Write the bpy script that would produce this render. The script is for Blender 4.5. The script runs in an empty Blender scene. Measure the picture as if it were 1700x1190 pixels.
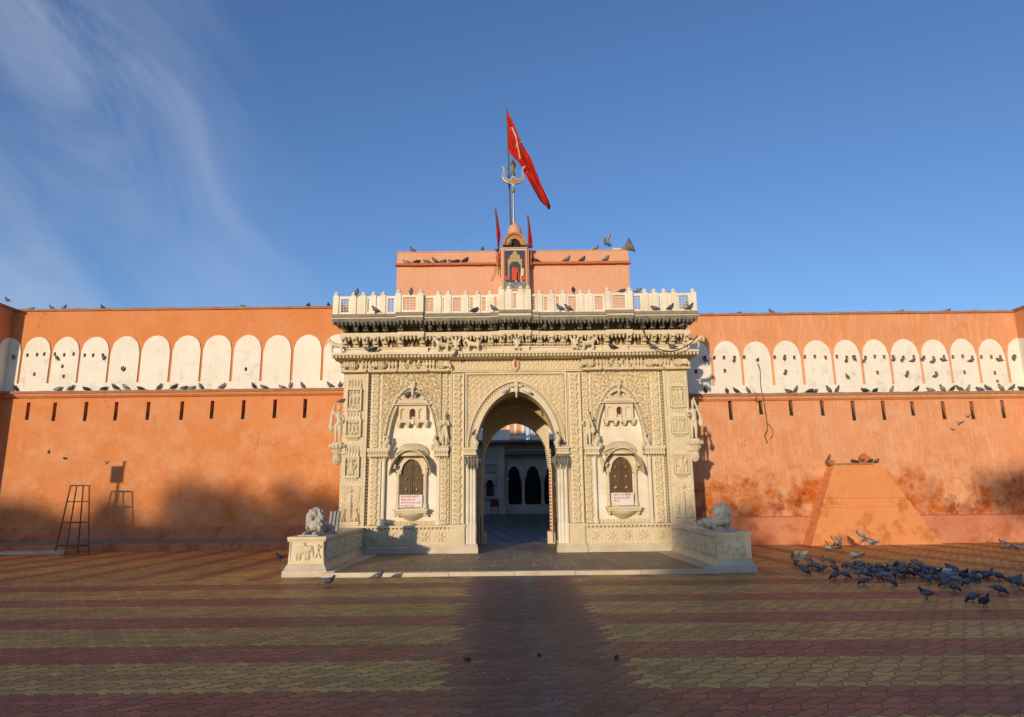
import bpy, math, random
import numpy as np
from mathutils import Matrix, Vector, noise
random.seed(7)
rnd = random.random
def U(a, b): return a + (b - a) * random.random()
C = bpy.context.scene
COL = C.collection
# ---------------------------------------------------------------- camera
PITCH, ROLL, FPX = math.radians(11.7), math.radians(-.6), 1124.0
cam_d = bpy.data.cameras.new('camera'); cam = bpy.data.objects.new('camera', cam_d); COL.objects.link(cam)
cam_d.sensor_width = 36; cam_d.lens = 36 * FPX / 1700; cam_d.clip_end = 3000; cam_d.clip_start = .1
RC = Matrix.Rotation(math.pi / 2 + PITCH, 3, 'X') @ Matrix.Rotation(ROLL, 3, 'Z')
cam.matrix_world = Matrix.Translation((0, 0, 1.6)) @ RC.to_4x4()
C.camera = cam
C.render.resolution_x, C.render.resolution_y = 1024, 717
def P(px, py, Y=None, Z=None):
    """point of the real place seen at a photo pixel, on the plane y=Y or z=Z"""
    d = RC @ Vector(((px - 850) / FPX, -(py - 595) / FPX, -1))
    t = Y / d.y if Y is not None else (Z - 1.6) / d.z
    return Vector((d.x * t, d.y * t, 1.6 + d.z * t))
# ---------------------------------------------------------------- sky and sun
SUN_EL, SUN_AZ = math.radians(6.6), math.radians(20)
w = bpy.data.worlds.new('World'); C.world = w; w.use_nodes = True
nt = w.node_tree; nt.nodes.clear()
def N(nt, t, **k):
    n = nt.nodes.new(t)
    for a, b in k.items(): setattr(n, a, b)
    return n
sky = N(nt, 'ShaderNodeTexSky', sky_type='NISHITA', sun_disc=False, sun_elevation=SUN_EL, sun_rotation=math.pi + SUN_AZ, altitude=200, air_density=1.0, dust_density=.6, ozone_density=2.2)
tc = N(nt, 'ShaderNodeTexCoord'); sx = N(nt, 'ShaderNodeSeparateXYZ'); nt.links.new(tc.outputs['Generated'], sx.inputs[0])
# thin cirrus, drawn in the plane of a high cloud layer (direction / height)
def M(nt, op, a, b=None, c=None, clamp=False):
    n = N(nt, 'ShaderNodeMath', operation=op, use_clamp=clamp)
    for i, v in enumerate((a, b, c)):
        if v is None: continue
        if isinstance(v, (int, float)): n.inputs[i].default_value = v
        else: nt.links.new(v, n.inputs[i])
    return n.outputs[0]
zz = M(nt, 'MAXIMUM', sx.outputs[2], .06)
cx = M(nt, 'DIVIDE', sx.outputs[0], M(nt, 'MAXIMUM', sx.outputs[1], .05)); cz = M(nt, 'DIVIDE', sx.outputs[2], M(nt, 'MAXIMUM', sx.outputs[1], .05))
def cirrus():
    # streak runs from upper left to lower centre: along = a, across = b
    # a runs down the streak from the upper left, b across it
    a = M(nt, 'ADD', M(nt, 'MULTIPLY', cx, .62), M(nt, 'MULTIPLY', cz, -.78))
    b = M(nt, 'ADD', M(nt, 'MULTIPLY', cx, .78), M(nt, 'MULTIPLY', cz, .62))
    cb = N(nt, 'ShaderNodeCombineXYZ'); nt.links.new(M(nt, 'MULTIPLY_ADD', a, 2.0, 7.3), cb.inputs[0]); nt.links.new(M(nt, 'MULTIPLY', b, 5.0), cb.inputs[1]); nt.links.new(M(nt, 'MULTIPLY', cz, 1.0), cb.inputs[2])
    n1 = N(nt, 'ShaderNodeTexNoise'); n1.inputs['Scale'].default_value = 1.0; n1.inputs['Detail'].default_value = 8; n1.inputs['Roughness'].default_value = .55; n1.inputs['Distortion'].default_value = .9
    nt.links.new(cb.outputs[0], n1.inputs['Vector'])
    n2 = N(nt, 'ShaderNodeTexNoise'); n2.inputs['Scale'].default_value = 2.2; n2.inputs['Detail'].default_value = 4; nt.links.new(tc.outputs['Generated'], n2.inputs['Vector'])
    bb = M(nt, 'MULTIPLY_ADD', n2.outputs[0], .30, M(nt, 'ADD', b, -.10))
    band = M(nt, 'SUBTRACT', 1, M(nt, 'ABSOLUTE', M(nt, 'DIVIDE', bb, .20)), clamp=True)
    band = M(nt, 'POWER', band, .8)
    low = M(nt, 'MULTIPLY_ADD', cx, -2.6, -.62, clamp=True)
    below = M(nt, 'MULTIPLY_ADD', bb, -2.2, .1, clamp=True)
    wisp = M(nt, 'MULTIPLY', M(nt, 'SUBTRACT', n1.outputs[0], .30, clamp=True), 2.1, clamp=True)
    m1 = M(nt, 'MULTIPLY', wisp, M(nt, 'MULTIPLY', band, low))
    m2 = M(nt, 'MULTIPLY', M(nt, 'MULTIPLY', wisp, .75), M(nt, 'MULTIPLY', below, low))
    return M(nt, 'ADD', m1, m2, clamp=True)
mx = N(nt, 'ShaderNodeMix', data_type='RGBA'); nt.links.new(M(nt, 'MULTIPLY', cirrus(), .50, clamp=True), mx.inputs[0])
air = N(nt, 'ShaderNodeMix', data_type='RGBA', blend_type='MULTIPLY'); air.inputs[0].default_value = 1; nt.links.new(sky.outputs[0], air.inputs[6]); air.inputs[7].default_value = (.95, 1.10, 1.48, 1)
nt.links.new(air.outputs[2], mx.inputs[6]); mx.inputs[7].default_value = (5.0, 5.3, 5.9, 1)
bg = N(nt, 'ShaderNodeBackground'); bg.inputs[1].default_value = .145
nt.links.new(mx.outputs[2], bg.inputs[0]); wo = N(nt, 'ShaderNodeOutputWorld'); nt.links.new(bg.outputs[0], wo.inputs[0])
sl = bpy.data.lights.new('sun', 'SUN'); sl.energy = 3.25; sl.angle = math.radians(.8); sl.color = (1, .80, .55)
so = bpy.data.objects.new('sun', sl); COL.objects.link(so)
SUNV = Vector((-math.sin(SUN_AZ) * math.cos(SUN_EL), -math.cos(SUN_AZ) * math.cos(SUN_EL), math.sin(SUN_EL)))
so.rotation_euler = SUNV.to_track_quat('Z', 'Y').to_euler(); so.location = (-20, -60, 20)
C.view_settings.view_transform = 'Standard'; C.view_settings.look = 'None'; C.view_settings.exposure = .06; C.view_settings.gamma = 1
# ---------------------------------------------------------------- materials
def mat(name, col, rough=.75, var=None, vscale=1.5, bump=0, bscale=30, spec=.3, metal=0, stains=None, streak=0, fine=0, cracks=0):
    m = bpy.data.materials.new(name); m.use_nodes = True; t = m.node_tree; b = t.nodes['Principled BSDF']
    b.inputs['Roughness'].default_value = rough; b.inputs['Metallic'].default_value = metal; b.inputs['Specular IOR Level'].default_value = spec
    b.inputs['Base Color'].default_value = (*col, 1)
    tc = N(t, 'ShaderNodeTexCoord'); out = None
    def noise_(scale, vec=None, det=5, ro=.6):
        n = N(t, 'ShaderNodeTexNoise'); n.inputs['Scale'].default_value = scale; n.inputs['Detail'].default_value = det; n.inputs['Roughness'].default_value = ro
        t.links.new(vec or tc.outputs['Object'], n.inputs['Vector']); return n.outputs[0]
    def mix(f, a, bcol):
        x = N(t, 'ShaderNodeMix', data_type='RGBA'); t.links.new(f, x.inputs[0])
        if isinstance(a, tuple): x.inputs[6].default_value = (*a, 1)
        else: t.links.new(a, x.inputs[6])
        if isinstance(bcol, tuple): x.inputs[7].default_value = (*bcol, 1)
        else: t.links.new(bcol, x.inputs[7])
        return x.outputs[2]
    def ramp(f, lo, hi):
        r = N(t, 'ShaderNodeMapRange', clamp=True); t.links.new(f, r.inputs[0]); r.inputs[1].default_value = lo; r.inputs[2].default_value = hi; return r.outputs[0]
    if var:
        out = mix(ramp(noise_(vscale), .35, .68), col, var)
    if fine:
        out = mix(M(t, 'MULTIPLY', ramp(noise_(22, det=8), .42, .7), fine), out or col, tuple(c * .62 for c in col))
    if streak:
        mp = N(t, 'ShaderNodeMapping'); mp.inputs['Scale'].default_value = (6, 6, .7); t.links.new(tc.outputs['Object'], mp.inputs[0])
        out = mix(M(t, 'MULTIPLY', ramp(noise_(2.2, mp.outputs[0], 7), .5, .72), streak), out or col, tuple(min(1, c * 1.25 + .05) for c in col))
    if stains:
        for (scol, sc, lo, hi, zlo, zhi, amt) in stains:   # moisture stains and scars with their own shape, denser towards zlo
            s = N(t, 'ShaderNodeSeparateXYZ'); t.links.new(tc.outputs['Object'], s.inputs[0])
            zr = ramp(s.outputs[2], zhi, zlo)
            f = M(t, 'MULTIPLY', ramp(M(t, 'ADD', noise_(sc, det=9, ro=.68), M(t, 'MULTIPLY', zr, .12)), lo, hi), M(t, 'MULTIPLY', ramp(zr, 0, .35), amt))
            out = mix(f, out or col, scol)
    if cracks:
        vd = N(t, 'ShaderNodeVectorMath', operation='ADD'); nv = N(t, 'ShaderNodeTexNoise'); nv.inputs['Scale'].default_value = 1.4; nv.inputs['Detail'].default_value = 8; t.links.new(tc.outputs['Object'], nv.inputs['Vector'])
        t.links.new(tc.outputs['Object'], vd.inputs[0]); t.links.new(nv.outputs['Color'], vd.inputs[1])
        vo = N(t, 'ShaderNodeTexVoronoi', feature='DISTANCE_TO_EDGE'); vo.inputs['Scale'].default_value = .55; t.links.new(vd.outputs[0], vo.inputs['Vector'])
        f = M(t, 'MULTIPLY', M(t, 'LESS_THAN', vo.outputs['Distance'], .0035), M(t, 'MULTIPLY', ramp(noise_(.9), .50, .56), cracks))
        out = mix(f, out or col, tuple(c * .45 for c in col))
    if out: t.links.new(out, b.inputs['Base Color'])
    if bump:
        bp = N(t, 'ShaderNodeBump'); bp.inputs['Strength'].default_value = 1; bp.inputs['Distance'].default_value = bump
        t.links.new(noise_(bscale, det=6), bp.inputs['Height']); t.links.new(bp.outputs[0], b.inputs['Normal'])
    return m
MB_ = {}
MARBLE = mat('weathered_marble', (.735, .64, .455), .6, (.62, .50, .31), 1.1, .004, 40, fine=.25)
CARVED = mat('carved_stone', (.67, .555, .365), .7, (.73, .63, .45), 1.3, .006, 45, fine=.35)
PALE = mat('pale_marble', (.80, .75, .62), .5, (.66, .57, .42), 1.4, .001, 30)
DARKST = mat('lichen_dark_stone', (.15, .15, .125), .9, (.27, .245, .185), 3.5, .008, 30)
BASEM = mat('base_marble', (.62, .54, .41), .5, (.50, .39, .25), 1.7, .002, 30, fine=.3)
ORG_L = mat('orange_limewash', (.67, .268, .106), .9, (.63, .215, .066), .75, .016, 9, streak=.12, fine=.35, cracks=.55,
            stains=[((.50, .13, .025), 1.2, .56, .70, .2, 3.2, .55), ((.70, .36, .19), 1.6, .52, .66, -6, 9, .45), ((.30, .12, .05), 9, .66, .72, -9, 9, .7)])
ORG_R = mat('salmon_limewash', (.70, .32, .16), .9, (.66, .265, .11), .8, .018, 9, streak=.5, fine=.3, cracks=.55,
            stains=[((.46, .11, .010), .9, .50, .62, .95, 2.9, 1.0), ((.24, .045, .010), 2.0, .57, .68, .95, 2.3, .9), ((.72, .42, .26), 1.9, .50, .66, -6, 9, .45), ((.30, .14, .07), 9, .66, .72, -9, 9, .6)])
ORG_P = mat('plinth_limewash', (.60, .25, .13), .9, (.52, .18, .09), 1.3, .006, 8, fine=.2, stains=[((.36, .08, .02), 1.5, .58, .7, 0, 1.4, .6)])
ORG_E = mat('reddish_band', (.52, .17, .065), .9, (.42, .13, .06), 4, .006, 20)
COPE = mat('weathered_coping', (.34, .24, .15), .95, (.42, .13, .06), 3, .012, 30, fine=.5)
TOWER = mat('salmon_plaster', (.70, .38, .245), .9, (.66, .33, .19), .8, .008, 9, streak=.2, fine=.2)
WHITE = mat('whitewash', (.80, .76, .67), .9, (.75, .70, .59), 1.2, .005, 12, streak=.25, stains=[((.50, .44, .34), 2.2, .60, .74, 0, 9, .7)])
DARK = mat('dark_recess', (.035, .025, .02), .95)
WOOD = mat('carved_brown_wood', (.13, .075, .035), .55, (.09, .05, .025), 8, .004, 60)
BRASS = mat('aged_brass', (.45, .27, .10), .35, (.36, .22, .09), 5, .001, 40, metal=.9)
STEEL = mat('polished_steel', (.55, .52, .46), .3, metal=.9)
REDCL = mat('red_cloth', (.48, .018, .006), .8, (.34, .008, .004), 5, .003, 20)
REDC2 = mat('crimson_cloth', (.32, .006, .012), .85)
IRON = mat('rusty_iron', (.10, .065, .04), .7, (.17, .14, .08), 6, .002, 50)
PIG = mat('pigeon_grey', (.115, .125, .155), .6, (.16, .165, .19), 14)
PIGD = mat('pigeon_dark', (.030, .034, .045), .5, (.05, .06, .06), 20)
PIGL = mat('pigeon_leg', (.35, .09, .08), .7)
PIGW = mat('pale_feather', (.42, .39, .33), .7, (.30, .28, .25), 12)
GREEN = mat('green_feather', (.05, .22, .02), .6)
PAINTW = mat('white_board', (.72, .68, .64), .5, (.66, .6, .56), 4)
INKR = mat('red_lettering', (.55, .03, .03), .6)
INKB = mat('dark_image_blue', (.025, .035, .055), .4, (.04, .045, .06), 6)
GOLDP = mat('picture_gold', (.46, .33, .15), .5, (.34, .20, .08), 20)
REDP = mat('picture_red', (.62, .06, .02), .5, (.5, .04, .02), 20)
GREYP = mat('picture_grey', (.30, .28, .25), .5, (.07, .06, .06), 22)
GREYM = mat('grey_marble_slab', (.20, .215, .22), .5, (.34, .34, .33), 5)
CABLE = mat('black_cable', (.02, .02, .02), .6)
BARK = mat('bark', (.12, .08, .05), .9, bump=.02, bscale=12)
LEAF = mat('leaves', (.05, .085, .025), .7, (.08, .11, .03), 3)
SHADEB = mat('shade_building_plaster', (.45, .38, .28), .9, (.38, .3, .2), 1)
COURT = mat('courtyard_marble', (.47, .44, .37), .6, (.36, .33, .27), 1.2, .004, 20, fine=.3)
# platform slabs
def slab_mat(name, col, jc, sc, ang=0, col2=None, mortar=.02, rough=.35):
    m = mat(name, col, rough); t = m.node_tree; b = t.nodes['Principled BSDF']
    tc = N(t, 'ShaderNodeTexCoord'); mp = N(t, 'ShaderNodeMapping'); mp.inputs['Rotation'].default_value[2] = ang; t.links.new(tc.outputs['Object'], mp.inputs[0])
    br = N(t, 'ShaderNodeTexBrick'); br.inputs['Scale'].default_value = 1; br.inputs['Brick Width'].default_value = sc[0]; br.inputs['Row Height'].default_value = sc[1]
    br.inputs['Mortar Size'].default_value = mortar; br.offset = 0 if col2 else .5; br.inputs['Color1'].default_value = (*col, 1); br.inputs['Color2'].default_value = (*(tuple(c * .72 for c in col)), 1); br.inputs['Mortar'].default_value = (*jc, 1)
    t.links.new(mp.outputs[0], br.inputs['Vector']); src = br.outputs[0]
    if col2:
        ck = N(t, 'ShaderNodeTexChecker'); ck.inputs['Scale'].default_value = 1 / sc[0]; ck.inputs[1].default_value = (*col, 1); ck.inputs[2].default_value = (*col2, 1); t.links.new(mp.outputs[0], ck.inputs[0]); src = ck.outputs[0]
    n = N(t, 'ShaderNodeTexNoise'); n.inputs['Scale'].default_value = 2.3; n.inputs['Detail'].default_value = 8; t.links.new(tc.outputs['Object'], n.inputs['Vector'])
    x = N(t, 'ShaderNodeMix', data_type='RGBA', blend_type='MULTIPLY'); x.inputs[0].default_value = .6; t.links.new(src, x.inputs[6]); 
    r = N(t, 'ShaderNodeMapRange'); t.links.new(n.outputs[0], r.inputs[0]); r.inputs[1].default_value = .3; r.inputs[2].default_value = .7; r.inputs[3].default_value = .55; r.inputs[4].default_value = 1.25
    t.links.new(r.outputs[0], x.inputs[7]); t.links.new(x.outputs[2], b.inputs['Base Color'])
    return m
PLATF = slab_mat('platform_slabs', (.33, .235, .135), (.42, .32, .20), (.95, 1.6), rough=.58)
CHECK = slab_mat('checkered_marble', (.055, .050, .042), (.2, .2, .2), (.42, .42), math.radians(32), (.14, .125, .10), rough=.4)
def paver_mat():
    m = bpy.data.materials.new('interlocking_pavers'); m.use_nodes = True; t = m.node_tree; b = t.nodes['Principled BSDF']
    b.inputs['Roughness'].default_value = .5; b.inputs['Specular IOR Level'].default_value = .22
    tc = N(t, 'ShaderNodeTexCoord'); s = N(t, 'ShaderNodeSeparateXYZ'); t.links.new(tc.outputs['Object'], s.inputs[0]); X, Yc = s.outputs[0], s.outputs[1]
    PW, PH = .21, .16
    # wavy interlocking joints
    def sin_(v, per, ph=0): return M(t, 'SINE', M(t, 'MULTIPLY_ADD', v, 2 * math.pi / per, ph))
    v0 = M(t, 'DIVIDE', M(t, 'ADD', Yc, M(t, 'MULTIPLY', sin_(X, PW), .029)), PH)
    row = M(t, 'FLOOR', v0); fv = M(t, 'SUBTRACT', v0, row)
    par = M(t, 'MODULO', M(t, 'ADD', row, 200), 2)
    u0 = M(t, 'ADD', M(t, 'DIVIDE', M(t, 'ADD', X, M(t, 'MULTIPLY', M(t, 'SINE', M(t, 'MULTIPLY', fv, 2 * math.pi)), .026)), PW), M(t, 'MULTIPLY', par, .5))
    ucol = M(t, 'FLOOR', u0); fu = M(t, 'SUBTRACT', u0, ucol)
    du = M(t, 'MULTIPLY', M(t, 'MINIMUM', fu, M(t, 'SUBTRACT', 1, fu)), PW); dv = M(t, 'MULTIPLY', M(t, 'MINIMUM', fv, M(t, 'SUBTRACT', 1, fv)), PH)
    d = M(t, 'MINIMUM', du, dv)
    hgt = N(t, 'ShaderNodeMapRange', interpolation_type='SMOOTHSTEP'); t.links.new(d, hgt.inputs[0]); hgt.inputs[1].default_value = .0; hgt.inputs[2].default_value = .012
    # stripe colours are laid paver by paver
    yr = M(t, 'MULTIPLY', M(t, 'ADD', row, .5), PH); xr = M(t, 'MULTIPLY', M(t, 'SUBTRACT', M(t, 'ADD', ucol, .5), M(t, 'MULTIPLY', par, .5)), PW)
    # long axis stripes (parallel to the gate), 1.92 m apart, red 0.77 m
    ph = M(t, 'MODULO', M(t, 'ADD', M(t, 'SUBTRACT', yr, 6.2 - .77), 192.0), 1.92)
    redA = M(t, 'LESS_THAN', ph, .77)
    inA = M(t, 'LESS_THAN', yr, 13.95)
    # beyond, stripes run towards the wall
    phB = M(t, 'MODULO', M(t, 'ADD', xr, 130.0 - .15), 1.35)
    redB = M(t, 'MULTIPLY', M(t, 'LESS_THAN', phB, .42), M(t, 'GREATER_THAN', yr, 14.5))
    red = M(t, 'ADD', M(t, 'MULTIPLY', redA, inA), M(t, 'MULTIPLY', redB, M(t, 'SUBTRACT', 1, inA)), clamp=True)
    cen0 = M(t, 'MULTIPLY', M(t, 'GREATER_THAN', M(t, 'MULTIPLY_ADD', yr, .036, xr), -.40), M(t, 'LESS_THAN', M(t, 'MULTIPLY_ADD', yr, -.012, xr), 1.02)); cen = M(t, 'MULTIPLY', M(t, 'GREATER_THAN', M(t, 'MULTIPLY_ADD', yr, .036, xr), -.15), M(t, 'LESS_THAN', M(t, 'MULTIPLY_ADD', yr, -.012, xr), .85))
    grey = M(t, 'MULTIPLY', M(t, 'GREATER_THAN', xr, .14), M(t, 'LESS_THAN', xr, .42))
    wn = N(t, 'ShaderNodeTexWhiteNoise', noise_dimensions='2D'); cb = N(t, 'ShaderNodeCombineXYZ'); t.links.new(ucol, cb.inputs[0]); t.links.new(row, cb.inputs[1]); t.links.new(cb.outputs[0], wn.inputs['Vector'])
    def mix(f, a, c, bt='MIX'):
        x = N(t, 'ShaderNodeMix', data_type='RGBA', blend_type=bt)
        if isinstance(f, float): x.inputs[0].default_value = f
        else: t.links.new(f, x.inputs[0])
        for i, q in ((6, a), (7, c)):
            if isinstance(q, tuple): x.inputs[i].default_value = (*q, 1)
            else: t.links.new(q, x.inputs[i])
        return x.outputs[2]
    c = mix(red, (.64, .37, .10), (.45, .125, .062))
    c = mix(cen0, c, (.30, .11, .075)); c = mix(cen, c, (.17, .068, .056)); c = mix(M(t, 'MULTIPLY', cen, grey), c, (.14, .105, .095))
    r = N(t, 'ShaderNodeMapRange'); t.links.new(wn.outputs[0], r.inputs[0]); r.inputs[3].default_value = .70; r.inputs[4].default_value = 1.18
    c = mix(1.0, c, r.outputs[0], 'MULTIPLY')
    n = N(t, 'ShaderNodeTexNoise'); n.inputs['Scale'].default_value = .55; n.inputs['Detail'].default_value = 8; n.inputs['Roughness'].default_value = .65; t.links.new(tc.outputs['Object'], n.inputs['Vector'])
    r = N(t, 'ShaderNodeMapRange'); t.links.new(n.outputs[0], r.inputs[0]); r.inputs[1].default_value = .3; r.inputs[2].default_value = .7; r.inputs[3].default_value = .68; r.inputs[4].default_value = 1.22
    c = mix(1.0, c, r.outputs[0], 'MULTIPLY')
    n2 = N(t, 'ShaderNodeTexNoise'); n2.inputs['Scale'].default_value = 60; n2.inputs['Detail'].default_value = 4; t.links.new(tc.outputs['Object'], n2.inputs['Vector'])
    r2 = N(t, 'ShaderNodeMapRange'); t.links.new(n2.outputs[0], r2.inputs[0]); r2.inputs[1].default_value = .3; r2.inputs[2].default_value = .7; r2.inputs[3].default_value = .86; r2.inputs[4].default_value = 1.1
    c = mix(1.0, c, r2.outputs[0], 'MULTIPLY')
    n3 = N(t, 'ShaderNodeTexNoise'); n3.inputs['Scale'].default_value = 1.7; n3.inputs['Detail'].default_value = 10; n3.inputs['Roughness'].default_value = .7; n3.inputs['Distortion'].default_value = .5; t.links.new(tc.outputs['Object'], n3.inputs['Vector'])
    r3 = N(t, 'ShaderNodeMapRange'); t.links.new(n3.outputs[0], r3.inputs[0]); r3.inputs[1].default_value = .52; r3.inputs[2].default_value = .74; r3.inputs[4].default_value = .55
    c = mix(r3.outputs[0], c, (.30, .22, .15))
    vo = N(t, 'ShaderNodeTexVoronoi'); vo.inputs['Scale'].default_value = 2.6; t.links.new(tc.outputs['Object'], vo.inputs['Vector'])
    c = mix(M(t, 'MULTIPLY', M(t, 'LESS_THAN', M(t, 'MULTIPLY_ADD', n2.outputs[0], -.03, vo.outputs['Distance']), .008), .7), c, (.55, .52, .46))
    jn = N(t, 'ShaderNodeMapRange'); t.links.new(n3.outputs[0], jn.inputs[0]); jn.inputs[1].default_value = .35; jn.inputs[2].default_value = .7; jn.inputs[3].default_value = 0; jn.inputs[4].default_value = 1
    c = mix(hgt.outputs[0], mix(jn.outputs[0], (.05, .032, .022), (.22, .15, .09)), c)
    t.links.new(c, b.inputs['Base Color'])
    hh = M(t, 'ADD', M(t, 'MULTIPLY', hgt.outputs[0], .010), M(t, 'MULTIPLY', n2.outputs[0], .0022)); hh = M(t, 'ADD', hh, M(t, 'MULTIPLY', wn.outputs[0], .005)); hh = M(t, 'ADD', hh, M(t, 'MULTIPLY', M(t, 'MULTIPLY', M(t, 'SUBTRACT', fu, .5), M(t, 'SUBTRACT', wn.outputs[0], .5)), .012))
    bp = N(t, 'ShaderNodeBump'); bp.inputs['Distance'].default_value = 1; t.links.new(hh, bp.inputs['Height']); t.links.new(bp.outputs[0], b.inputs['Normal'])
    return m
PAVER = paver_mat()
# ---------------------------------------------------------------- mesh helpers
class B:
    def __init__(s): s.v = []; s.f = []; s.m = []; s.mats = []
    def add(s, vs, fs, m=None):
        o = len(s.v); s.v += [tuple(v) for v in vs]; s.f += [tuple(i + o for i in f) for f in fs]
        if m is not None and m not in s.mats: s.mats.append(m)
        s.m += [s.mats.index(m) if m is not None else 0] * len(fs); return s
    def box(s, x0, x1, y0, y1, z0, z1, m=None, tx=0, ty=0):
        """tx, ty: how much the top is drawn in"""
        v = [(x0, y0, z0), (x1, y0, z0), (x1, y1, z0), (x0, y1, z0), (x0 + tx, y0 + ty, z1), (x1 - tx, y0 + ty, z1), (x1 - tx, y1 - ty, z1), (x0 + tx, y1 - ty, z1)]
        return s.add(v, [(3, 2, 1, 0), (4, 5, 6, 7), (0, 1, 5, 4), (1, 2, 6, 5), (2, 3, 7, 6), (3, 0, 4, 7)], m)
    def prism(s, poly, y0, y1, m=None):
        """poly in x,z (counter-clockwise seen from -y) pushed from y0 (front) to y1"""
        n = len(poly); v = [(x, y0, z) for x, z in poly] + [(x, y1, z) for x, z in poly]
        return s.add(v, [tuple(range(n)), tuple(range(2 * n - 1, n - 1, -1))] + [(i + n, (i + 1) % n + n, (i + 1) % n, i) for i in range(n)], m)
    def prof(s, pts, x0, x1, m=None):
        """profile in y,z swept along x"""
        n = len(pts); v = [(x0, y, z) for y, z in pts] + [(x1, y, z) for y, z in pts]
        return s.add(v, [tuple(range(n - 1, -1, -1)), tuple(range(n, 2 * n))] + [(i, (i + 1) % n, (i + 1) % n + n, i + n) for i in range(n)], m)
    def lathe(s, prof, c, seg=10, m=None, a0=0, a1=2 * math.pi):
        full = abs(a1 - a0 - 2 * math.pi) < 1e-6; k = seg if full else seg + 1
        v = [(c[0] + r * math.cos(a0 + (a1 - a0) * i / seg), c[1] + r * math.sin(a0 + (a1 - a0) * i / seg), c[2] + z) for r, z in prof for i in range(k)]
        fs = [(j * k + i, j * k + (i + 1) % k, (j + 1) * k + (i + 1) % k, (j + 1) * k + i) for j in range(len(prof) - 1) for i in range(seg)]
        return s.add(v, fs, m)
    def ball(s, c, r, m=None, seg=8, rings=5):
        if isinstance(r, (int, float)): r = (r, r, r)
        v = []
        for j in range(rings + 1):
            th = math.pi * j / rings
            for i in range(seg):
                ph = 2 * math.pi * i / seg; v.append((c[0] + r[0] * math.sin(th) * math.cos(ph), c[1] + r[1] * math.sin(th) * math.sin(ph), c[2] - r[2] * math.cos(th)))
        return s.add(v, [(j * seg + i, j * seg + (i + 1) % seg, (j + 1) * seg + (i + 1) % seg, (j + 1) * seg + i) for j in range(rings) for i in range(seg)], m)
    def bead(s, c, r, m=None):
        x, y, z = c
        v = [(x - r, y, z), (x, y, z - r), (x + r, y, z), (x, y, z + r), (x - .6 * r, y - .8 * r, z - .0), (x, y - .8 * r, z - .6 * r), (x + .6 * r, y - .8 * r, z), (x, y - .8 * r, z + .6 * r)]
        return s.add(v, [(4, 5, 6, 7), (0, 1, 5, 4), (1, 2, 6, 5), (2, 3, 7, 6), (3, 0, 4, 7)], m)
    def tube(s, path, rad, m=None, seg=7, cap=True, flat=None):
        path = [Vector(p) for p in path]; n = len(path)
        if isinstance(rad, (int, float)): rad = [rad] * n
        v = []; up0 = None
        for i, p in enumerate(path):
            d = (path[min(i + 1, n - 1)] - path[max(i - 1, 0)]).normalized()
            if up0 is None: up0 = Vector((0, 0, 1)) if abs(d.z) < .9 else Vector((0, 1, 0))
            a = d.cross(up0).normalized(); bb = a.cross(d).normalized(); up0 = bb
            r = rad[i]; ra, rb = r if isinstance(r, tuple) else (r, r)
            for k in range(seg):
                t = 2 * math.pi * k / seg; v.append(p + a * ra * math.cos(t) + bb * rb * math.sin(t))
        fs = [(i * seg + k, i * seg + (k + 1) % seg, (i + 1) * seg + (k + 1) % seg, (i + 1) * seg + k) for i in range(n - 1) for k in range(seg)]
        if cap: fs += [tuple(range(seg - 1, -1, -1)), tuple(range((n - 1) * seg, n * seg))]
        return s.add(v, fs, m)
    def strip(s, ci, co, y0, y1, m=None):
        """band between curve ci (inner) and co (outer) given in x,z, thickness y0..y1"""
        n = len(ci); v = [(x, y, z) for y in (y0, y1) for cc in (ci, co) for x, z in cc]; a, b_, c, d = 0, n, 2 * n, 3 * n; fs = []
        for i in range(n - 1):
            fs += [(a + i, a + i + 1, b_ + i + 1, b_ + i), (c + i + 1, c + i, d + i, d + i + 1), (a + i + 1, a + i, c + i, c + i + 1), (b_ + i, b_ + i + 1, d + i + 1, d + i)]
        fs += [(a, b_, d, c), (a + n - 1, c + n - 1, d + n - 1, b_ + n - 1)]
        return s.add(v, fs, m)
    def ob(s, name, m=None, parent=None, smooth=False, loc=None):
        me = bpy.data.meshes.new(name); o_ = Vector(loc) if loc else Vector((0, 0, 0))
        me.from_pydata([(v[0] - o_.x, v[1] - o_.y, v[2] - o_.z) for v in s.v], [], s.f)
        for q in (s.mats or [m]):
            me.materials.append(q)
        if s.mats and m and m not in s.mats: pass
        if len(s.mats) > 1: me.polygons.foreach_set('material_index', s.m)
        if smooth: me.polygons.foreach_set('use_smooth', [True] * len(s.f))
        import bmesh
        bm = bmesh.new(); bm.from_mesh(me); bmesh.ops.recalc_face_normals(bm, faces=bm.faces); bm.to_mesh(me); bm.free()
        o = bpy.data.objects.new(name, me); COL.objects.link(o); o.location = o_
        o['_w'] = tuple(o_)
        if parent is not None:
            o.parent = parent; o.location = o_ - Vector(parent.get('_w', (0, 0, 0)))
        return o
def tag(o, label, cat, group=None, kind=None):
    if kind: o['kind'] = kind
    if label: o['label'] = label
    if cat: o['category'] = cat
    if group: o['group'] = group
    return o
def empty(name, loc, label, cat, group=None, rz=0):
    o = bpy.data.objects.new(name, None); COL.objects.link(o); o.location = loc; o.rotation_euler.z = rz; o['_w'] = tuple(loc); o.empty_display_size = .2
    return tag(o, label, cat, group)
def copy_thing(o, loc, rz, label, group=None, cat=None):
    r = o.copy(); COL.objects.link(r); r.location = loc; r.rotation_euler = (0, 0, rz); r['label'] = label
    if group: r['group'] = group
    for ch in list(o.children):
        c = ch.copy(); COL.objects.link(c); c.parent = r
    return r
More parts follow.
